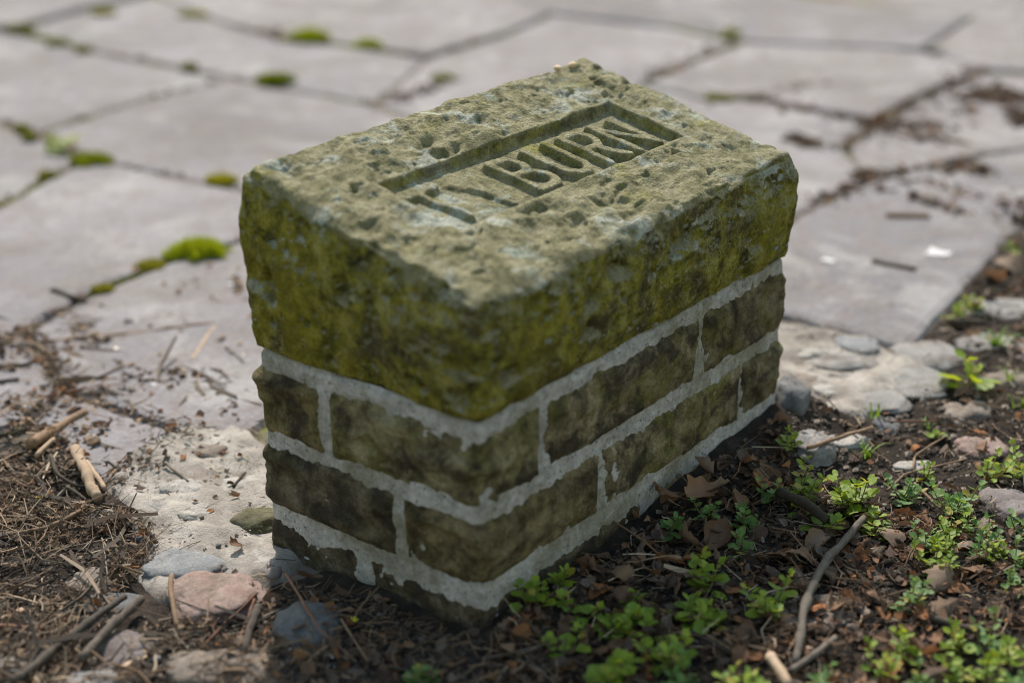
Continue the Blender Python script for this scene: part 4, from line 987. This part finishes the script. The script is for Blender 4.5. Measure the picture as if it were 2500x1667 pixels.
def moss(x, y, w, h, label, col=(.20, .27, .012), name='moss_tuft', low=False):
    p = gp(x, y, 0); s = mpp(p); a = w*s/2; hh = (h*s*.55 if not low else h*s*.3); b = a*.7
    n = 1500; r_ = np.sqrt(rng.random(n)); th = rng.uniform(0, 2*np.pi, n)
    lump = 1+.55*fbm(np.stack([np.cos(th)*2, np.sin(th)*2, 0*th+x*.01], 1), 1.0, 2, 1)
    ex, ey = r_*np.cos(th)*lump, r_*np.sin(th)*lump
    zt = np.sqrt(np.clip(1-r_**2, 0, 1))*(.75+.5*rng.random(n))
    c, sn = math.cos(YAW-math.pi/2), math.sin(YAW-math.pi/2)
    X_ = a*ex; Y_ = b*ey
    root = np.stack([c*X_-sn*Y_, sn*X_+c*Y_, hh*zt*.55-.004], 1)
    tip = np.stack([c*X_*1.12-sn*Y_*1.12, sn*X_*1.12+c*Y_*1.12, hh*zt*1.0+.004], 1)+rng.normal(0, .0025, (n, 3))
    side = rng.normal(size=(n, 3)); d = tip-root; side = np.cross(d, side); side /= np.linalg.norm(side, axis=1)[:, None]
    wv = (max(.0016, a*.035)*rng.uniform(.6, 1.3, n))[:, None]
    V = np.stack([root-side*wv, root+side*wv, tip], 1).reshape(-1, 3)+p
    F = np.arange(3*n).reshape(-1, 3)
    col = (min(.6, 1.75*col[0]), min(.6, 1.55*col[1]), col[2])
    cc = np.array(col)[None]*rng.uniform(.55, 1.3, (n, 1))*np.array([1, 1, 1])+np.array([[.03, 0, 0]])*rng.random((n, 1))
    # cushion body
    uu = np.linspace(0, 2*np.pi, 24, endpoint=False); vv = np.linspace(0, np.pi/2, 7); U, Vv = np.meshgrid(uu, vv, indexing='ij'); U = U.ravel(); Vv = Vv.ravel()
    k = .72*(1+.45*fbm(np.stack([np.cos(U)*2, np.sin(U)*2, Vv], 1), 1., 2, 1))
    bx, by = a*np.cos(U)*np.cos(Vv)*k, b*np.sin(U)*np.cos(Vv)*k
    B = np.stack([c*bx-sn*by, sn*bx+c*by, hh*.75*np.sin(Vv)-.004], 1)+p
    bf = grid_faces(24, 7, len(V), True); tri = np.concatenate([bf[:, [0, 1, 2]], bf[:, [0, 2, 3]]])
    o = obj(name, np.concatenate([V, B]), np.concatenate([F, tri]), M['moss'], smooth=False, col=np.concatenate([np.repeat(cc, 3, 0), np.tile(np.array(col)*.6, (len(B), 1))]), origin=p)
    tag(o, label, 'moss', 'moss tufts in the paving joints')
DULL = (.13, .16, .03)
for m in [(455, 586, 135, 62, 'largest bright green moss cushion, left of the marker short face'), (635, 190, 76, 34, 'round dark green moss cushion standing alone on the far slab', (.12, .17, .012)),
          (712, 92, 96, 40, 'wide bright moss cushion in the far joint, left one of two', (.20, .26, .012)), (845, 107, 56, 24, 'smaller moss cushion in the far joint, right one of two'),
          (208, 375, 96, 34, 'elongated green moss cushion at the left joint crossing', (.14, .19, .015)), (508, 418, 60, 22, 'flat yellow-green moss patch in the joint touching the marker outline', (.22, .24, .02)),
          (1680, 84, 42, 20, 'small moss cushion in the far joint right of the marker top', (.16, .20, .015)), (42, 73, 52, 20, 'dark moss tuft in the upper left corner joint', (.10, .12, .02)),
          (437, 158, 36, 16, 'small moss tuft near the right end of the upper left joint', DULL), (130, 102, 44, 16, 'dull moss tuft in the upper left joint, beside the dark one', DULL),
          (110, 408, 36, 16, 'small dull moss tuft left of the elongated cushion', DULL), (190, 118, 36, 12, 'flat dull moss patch midway along the upper left joint', DULL),
          (50, 300, 30, 14, 'little moss tuft on the joint at the left picture edge', DULL), (68, 318, 30, 12, 'tiny moss scrap between the left edge tuft and the seedling', DULL),
          (350, 612, 60, 12, 'thin strip of moss along the joint left of the largest cushion', (.17, .19, .03)), (238, 670, 40, 14, 'moss scrap at the lower end of the mossy joint', (.17, .19, .03)),
          (240, 32, 50, 14, 'pale moss patch in the topmost left joint', (.22, .24, .08)), (445, 36, 60, 14, 'pale flat moss patch at the top edge joint', (.20, .23, .08)),
          (1650, 230, 60, 12, 'dull moss strip in the joint behind the marker right end', DULL), (1020, 182, 50, 12, 'dull moss strip in the joint behind the marker top', DULL)]:
    moss(*m)

# ------------------------------------------------------------------ green plants
def green_leaf(kind, seed):
    r = np.random.default_rng(seed); n = 15
    a = np.linspace(-np.pi, np.pi, n, endpoint=False)
    rad = .5*(1+.10*np.cos(5*a)*(1 if kind else .3))*(1-.28*np.exp(-((np.abs(a)-np.pi)/.35)**2)*kind)
    rad = rad*(1+.05*r.normal(size=n))
    ring = np.stack([.5+rad*np.cos(a)*1.02, rad*np.sin(a)*(.95 if kind else .62)], 1)
    V = [(0, 0, 0), (.55, 0, -.05)]; cup = r.uniform(.05, .30)
    for x, y in ring: V.append((x, y, cup*abs(y)+r.normal(0, .02)-.12*(x-.4)**2))
    mid = [(.5+.55*(x-.5), .55*y, .45*cup*abs(y)-.03) for x, y in ring]
    V += mid
    F = [(2+i, 2+(i+1) % n, 2+n+(i+1) % n, 2+n+i) for i in range(n)]+[(2+n+i, 2+n+(i+1) % n, 1) for i in range(n)]
    return V, F
GL = {}
for mt in ('leaf', 'leaf_cool'):
    GL[mt] = []
    for k in range(6):
        V, F = green_leaf(1 if k < 4 else 0, 300+k); GL[mt].append(mesh_data('leaf', V, F, M[mt]))
def speedwell(x, y, stems, height, spread, leaf, label, group='speedwell plants', mt='leaf', lean=None, name='speedwell_plant', pairs=4, cat='plant'):
    "x, y: foot in the photo; height, spread, leaf in photo pixels"
    p = gp(x, y, 0); p[2] = max(gz(p[0], p[1]), 0)+.002; p = gp(x, y, p[2]); s = mpp(p)
    root = empty(name, p); tag(root, label, cat, group)
    SV = []; SF = []; n0 = 0; leaves = []
    for k in range(max(2, int(round(stems*.75)))):
        az = random.uniform(0, 2*math.pi) if lean is None else lean+random.gauss(0, .5)
        h = .004+height*s*1.0*random.uniform(.6, 1.1); sp = spread*s*random.uniform(.3, 1.0)
        base = np.array([random.gauss(0, .12)*spread*s, random.gauss(0, .12)*spread*s, -.003])
        tip = base+np.array([math.cos(az)*sp, math.sin(az)*sp, h]); midp = base+np.array([math.cos(az)*sp*.65, math.sin(az)*sp*.65, h*.30])
        t = np.linspace(0, 1, 9)[:, None]; C = (1-t)**2*base+2*t*(1-t)*midp+t*t*tip
        T = np.gradient(C, axis=0); T /= np.linalg.norm(T, axis=1)[:, None]; A = np.cross(T, [0.3, .2, 1]); A /= np.linalg.norm(A, axis=1)[:, None]; B = np.cross(A, T)
        for i in range(9):
            rr = (.0011-.0005*i/8)
            for an in (0, 1.57, 3.14, 4.71): SV.append(C[i]+rr*(math.cos(an)*A[i]+math.sin(an)*B[i]))
        for i in range(8):
            for j in range(4): SF.append((n0+i*4+j, n0+i*4+(j+1) % 4, n0+i*4+4+(j+1) % 4, n0+i*4+4+j))
        n0 += 36
        np_ = max(2, int(round(pairs*random.uniform(.7, 1.2))))
        for q in range(np_):
            f = .25+.75*(q+.6)/np_; i = min(8, int(f*8)); c = C[i]; phi = q*1.57+random.uniform(-.4, .4)
            tipf = q/max(1, np_-1)
            ls = leaf*s*random.uniform(.7, 1.15)*(1-.45*tipf)
            for sg in (0, math.pi):
                ang = az+math.pi/2+phi+sg; el = random.uniform(-.15, .45)+.35*tipf
                leaves.append((c, ang, el, ls))
        if True:
            for sg in range(3): leaves.append((C[8], random.uniform(0, 6.28), random.uniform(.3, .9), leaf*s*random.uniform(.35, .55)))
    st = bpy.data.objects.new('stem', mesh_data('stem', SV, SF, M['stem'])); COL.objects.link(st); st.parent = root
    ms = GL[mt]
    for c, ang, el, ls in leaves:
        o = bpy.data.objects.new('leaf', ms[random.randrange(len(ms))]); COL.objects.link(o); o.parent = root
        o.location = Vector(c)+Vector((math.cos(ang), math.sin(ang), .2))*ls*.22; o.scale = (ls, ls, ls)
        o.rotation_euler = (random.gauss(0, .25), -el, ang)
    return root
SP = [
    (1480, 1475, 3, 50, 80, 46, 'sprig with rounded leaves left of the blurred upright one', 'leaf'), (1640, 1440, 3, 46, 70, 42, 'sprig right of the dark fallen twig, above the flat reddish leaf', 'leaf'), (1300, 1500, 2, 36, 60, 38, 'sparse shaded sprig left of the large-leaved dark one', 'leaf'), (985, 1560, 2, 26, 40, 40, 'lone low sprig at the bottom edge left of the near corner', 'leaf_cool'),
    (1225, 1395, 3, 75, 50, 44, 'low sprig nestling against the near corner of the marker base', 'leaf'), (1345, 1420, 3, 40, 90, 40, 'trailing sprig just right of the near corner', 'leaf'),
    (1450, 1405, 4, 50, 90, 42, 'spreading sprig in the middle of the leaf litter', 'leaf'), (1395, 1460, 3, 40, 70, 40, 'small pale sprig above the lowest large-leaved one', 'leaf'),
    (1625, 1365, 4, 90, 60, 42, 'tall pale green sprig amid the brown leaves', 'leaf'), (1560, 1430, 3, 45, 70, 44, 'round-leaved sprig left of the dark fallen twig', 'leaf'),
    (1765, 1410, 5, 70, 70, 38, 'bushy trailing sprig beside the long grey branch', 'leaf'), (1525, 1530, 4, 80, 60, 46, 'blurred upright sprig near the bottom edge middle', 'leaf'),
    (1402, 1580, 4, 60, 40, 62, 'large-leaved dark sprig cut by the bottom edge', 'leaf'), (1535, 1225, 3, 50, 26, 34, 'small bluish sprig close to the marker long face', 'leaf_cool'),
    (1622, 1185, 4, 36, 36, 24, 'fine-leaved bluish sprig by the broad grey leaf', 'leaf_cool'), (1722, 1225, 5, 62, 44, 32, 'dense bluish sprig halfway to the black root', 'leaf_cool'),
    (1702, 1280, 2, 50, 22, 34, 'single small sprig below the dense bluish one', 'leaf_cool'), (1760, 1140, 4, 46, 50, 26, 'low shaded sprig below the marker far end', 'leaf_cool'),
    (1835, 1145, 6, 75, 60, 32, 'tall many-stemmed sprig over the black root', 'leaf'), (1960, 1170, 7, 70, 62, 48, 'brightest sprig with the biggest leaves, at the top of the long branch', 'leaf'),
    (1870, 1205, 3, 30, 70, 46, 'flat sprig with a round scalloped leaf below the black root', 'leaf'), (2010, 1228, 3, 50, 36, 36, 'small sprig just right of the long branch top', 'leaf'),
    (2078, 1150, 5, 45, 60, 28, 'low sprig on the soil right of the brightest one', 'leaf_cool'), (2190, 1172, 7, 60, 70, 34, 'pale bluish spreading sprig at mid right', 'leaf_cool'),
    (2262, 1098, 6, 48, 66, 28, 'wide low sprig above the plum cobble at right', 'leaf'), (2340, 1085, 4, 46, 50, 28, 'sprig at the right edge above the plum cobble', 'leaf'),
    (2150, 1000, 2, 16, 20, 18, 'tiny sprig on bare soil by the pink stone', 'leaf'), (2128, 1100, 3, 50, 22, 24, 'slim upright sprig standing on bare soil', 'leaf'),
    (2080, 1395, 6, 72, 48, 28, 'dense upright sprig right of the curled upright leaf', 'leaf_cool'), (1806, 1030, 2, 40, 20, 26, 'tiny upright sprig before the rough dark stone', 'leaf'),
    (2342, 1215, 3, 50, 40, 30, 'sprig at the right edge below the plum cobble', 'leaf_cool'), (1290, 1350, 2, 40, 24, 36, 'short sprig between the near corner and the propped grey leaf', 'leaf'),
]
for q in SP: speedwell(*q[:7], mt=q[7])
ORD = ['leftmost', 'second', 'third', 'fourth', 'fifth', 'sixth', 'seventh', 'eighth', 'ninth', 'tenth', 'eleventh', 'twelfth', 'rightmost']
for k, (x, y) in enumerate([(2130, 1270), (2180, 1285), (2235, 1275), (2290, 1290), (2340, 1310), (2200, 1240), (2270, 1245), (2150, 1310), (2330, 1360)]):
    w_ = ['near the lying grass blades', 'in the middle front', 'right of the middle', 'towards the right edge', 'touching the right picture edge', 'at the upper left of the mat', 'at the upper right of the mat', 'lowest at the left', 'lowest at the right edge'][k]
    speedwell(x, y, 5, 56, 50, 28, 'small sprig in the dense mat at right, '+w_, 'dense speedwell mat at right', 'leaf' if k % 2 else 'leaf_cool', pairs=4)
for k, (x, y) in enumerate(sorted([(1560, 1580), (1690, 1590), (1740, 1600), (2020, 1560), (2095, 1520), (2110, 1590), (2180, 1560), (2200, 1500), (2265, 1570), (2320, 1520), (2345, 1590), (1890, 1600), (2260, 1490)])):
    speedwell(x, y, 4, 62, 46, 36, ORD[k]+(' from the left' if 0 < k < 12 else '')+' blurred sprig in the row along the bottom right edge', 'blurred sprigs along the bottom right', 'leaf' if k % 3 else 'leaf_cool', pairs=3)
speedwell(2225, 892, 3, 70, 46, 62, 'seedling with broad round leaves beside the grey cobbles at right', 'broad-leaved seedlings', 'leaf', name='seedling', pairs=2)
speedwell(140, 340, 4, 20, 30, 34, 'pale seedling in the left paving joint above the elongated moss', 'broad-leaved seedlings', 'leaf', name='seedling', pairs=2)
speedwell(2190, 745, 4, 40, 40, 26, 'sprig at the paving edge left of the black stick', 'speedwell plants', 'leaf', pairs=3)
speedwell(2225, 715, 3, 40, 40, 24, 'sprig at the paving edge above the black stick', 'speedwell plants', 'leaf', pairs=3)
speedwell(2325, 600, 2, 40, 20, 28, 'single green sprig beside the curled brown leaf at the right edge', 'speedwell plants', 'leaf', pairs=2)

def grass(x, y, n, h, spread, label, lean=None):
    p = gp(x, y, 0); p[2] = max(gz(p[0], p[1]), 0); p = gp(x, y, p[2]); s = mpp(p); V = []; F = []
    for k in range(n):
        az = random.uniform(0, 6.28) if lean is None else lean+random.gauss(0, .25); hh = h*s*random.uniform(.5, 1.1); sp = spread*s*random.uniform(.3, 1.1)
        b = np.array([random.gauss(0, 5)*s, random.gauss(0, 5)*s, -.002]); d = np.array([math.cos(az), math.sin(az), 0]); w = np.array([-d[1], d[0], 0])*.0016
        n0 = len(V)
        for i in range(6):
            t = i/5; c = b+d*sp*t**1.4+np.array([0, 0, hh*math.sin(t*1.9)/math.sin(1.57)*1.0]); ww = w*(1-t**2)+w*.05
            V += [c-ww, c+np.array([0, 0, -.0004]), c+ww]
        for i in range(5):
            for j in range(2): F.append((n0+i*3+j, n0+i*3+j+1, n0+i*3+j+4, n0+i*3+j+3))
    o = obj('grass_tuft', np.array(V)+p, F, M['grass'], origin=p); tag(o, label, 'grass tuft', 'grass tufts')
grass(2285, 795, 22, 40, 70, 'bright grass tuft between the grey cobbles at right'); grass(2015, 968, 5, 48, 30, 'few grass blades at the edge of the cement bed')
grass(2133, 985, 7, 26, 40, 'tiny grass tuft on bare soil left of the brown cobble'); grass(1990, 1052, 14, 36, 56, 'small grass tuft above the brightest sprig')
grass(2342, 935, 10, 44, 50, 'grass tuft at the right picture edge'); grass(2130, 1235, 16, 20, 130, 'long flattened grass blades in front of the dense mat', lean=-.9)
grass(2235, 880, 4, 30, 60, 'thin grass blades beside the broad-leaved seedling'); grass(2320, 880, 8, 34, 40, 'sparse grass blades between the seedling and right edge')

# ------------------------------------------------------------------ small things
def flower(x, y, size, label):
    p = gp(x, y, 0); p = gp(x, y, surf_z(p[0], p[1])+.006); s = size*mpp(p); V = []; F = []
    for k in range(7):
        a = k*.9+random.uniform(-.2, .2); l = s*random.uniform(.4, .6); d = np.array([math.cos(a), math.sin(a), .25]); w = np.array([-d[1], d[0], 0])*l*.22; n = len(V)
        V += [p-w*.3, p+w*.3, p+d*l*.6+w, p+d*l*.6-w, p+d*l+w*.5, p+d*l-w*.5]; F += [(n, n+1, n+2, n+3), (n+3, n+2, n+4, n+5)]
    tag(obj('fallen_flower', V, F, M['yellow'], origin=p), label, 'flower', 'fallen yellow flowers')
flower(97, 1140, 26, 'tiny yellow flower on the brown litter at the left'); flower(810, 1424, 26, 'tiny yellow flower on shaded soil below the short face')
def pebble(P, size, mat, name, label, cat, group):
    P = np.asarray(P, float); nu, nv = 10, 7
    u = np.linspace(0, 2*np.pi, nu, endpoint=False); v = np.linspace(-np.pi/2, np.pi/2, nv); U, Vv = np.meshgrid(u, v, indexing='ij'); U = U.ravel(); Vv = Vv.ravel()
    d = np.stack([np.cos(U)*np.cos(Vv), .8*np.sin(U)*np.cos(Vv), .55*np.sin(Vv)], 1); d *= (1+.3*fbm(d+P.sum()*31, .8, 2, 1))[:, None]
    tag(obj(name, P+d*size/2, grid_faces(nu, nv, closed_u=True), M[mat], origin=P), label, cat, group)
def gpeb(x, y, px, mat, label):
    p = gp(x, y, 0); p = gp(x, y, surf_z(p[0], p[1])); s = px*mpp(p); p[2] += s*.25; pebble(p, s, mat, 'pebble', label, 'pebble', 'loose pebbles')
gpeb(500, 1311, 22, 'cob_dark', 'small black pebble on the right tip of the blue cobble'); gpeb(502, 1256, 16, 'cob_dark', 'small dark pebble above the blue cobble')
gpeb(464, 1190, 14, 'cob_brown', 'round brown pebble on the pale cement'); gpeb(322, 1243, 22, 'cob_dark', 'small dark pebble in the litter beside the cement')
gpeb(630, 1325, 44, 'cob_plum', 'plum pebble at the left foot of the marker'); gpeb(360, 1518, 24, 'cob_blue', 'bluish pebble left of the brown cobble at the bottom')
gpeb(2270, 1135, 30, 'cob_brown', 'brown pebble near the plum cobble'); gpeb(2030, 1165, 18, 'cob_brown', 'small round snail-like pebble beside the brightest sprig')
gpeb(1735, 1420, 30, 'cob_grey', 'grey pebble under the bushy trailing sprig')
def scrap(x, y, w, label):
    p = gp(x, y, .003); s = .7*w*mpp(p); V = []; n = 5
    for i in range(n):
        for j in range(n): V.append((p[0]+(i/4-.5)*s*random.uniform(.8, 1.2), p[1]+(j/4-.5)*s*1.3*random.uniform(.8, 1.2), .003+s*.12*random.random()))
    tag(obj('paper_scrap', V, grid_faces(n, n), M['white'], origin=p), label, 'paper scrap', 'white paper scraps')
scrap(1902, 599, 34, 'white scrap on the paving nearest the marker right face'); scrap(2155, 582, 58, 'crumpled white scrap beside the black stick on paving')
scrap(528, 652, 18, 'tiny white scrap below the largest moss cushion'); scrap(352, 882, 18, 'tiny white scrap on the left slab')
SL = (H2-H1)/W_
def on_top(x, y, lift):
    v = _fw+_r*(x*D-1250)/FPX-_u*(y*D-833.5)/FPX; n = np.array([0, -SL, 1.]); t = (H1+lift-n@CAM)/(n@v); return CAM+t*v
for x, y, sz, mt, nm, lb, ct in [(1315, 150, .012, 'chip', 'wood_chip', 'tan wood chip on the far back corner of the marker top, right one', 'wood chip'), (1282, 157, .012, 'chip', 'wood_chip', 'tan wood chip on the far back edge of the marker top, left one', 'wood chip'),
                                 (1598, 408, .007, 'seed', 'seed', 'small dark red seed on the marker top near the long edge', 'seed'), (1216, 564, .006, 'cob_pink', 'pebble', 'tiny pink pebble on the marker top near the front corner', 'pebble')]:
    pebble(on_top(x, y, .002), sz, mt, nm, lb, ct, 'bits on the marker top')
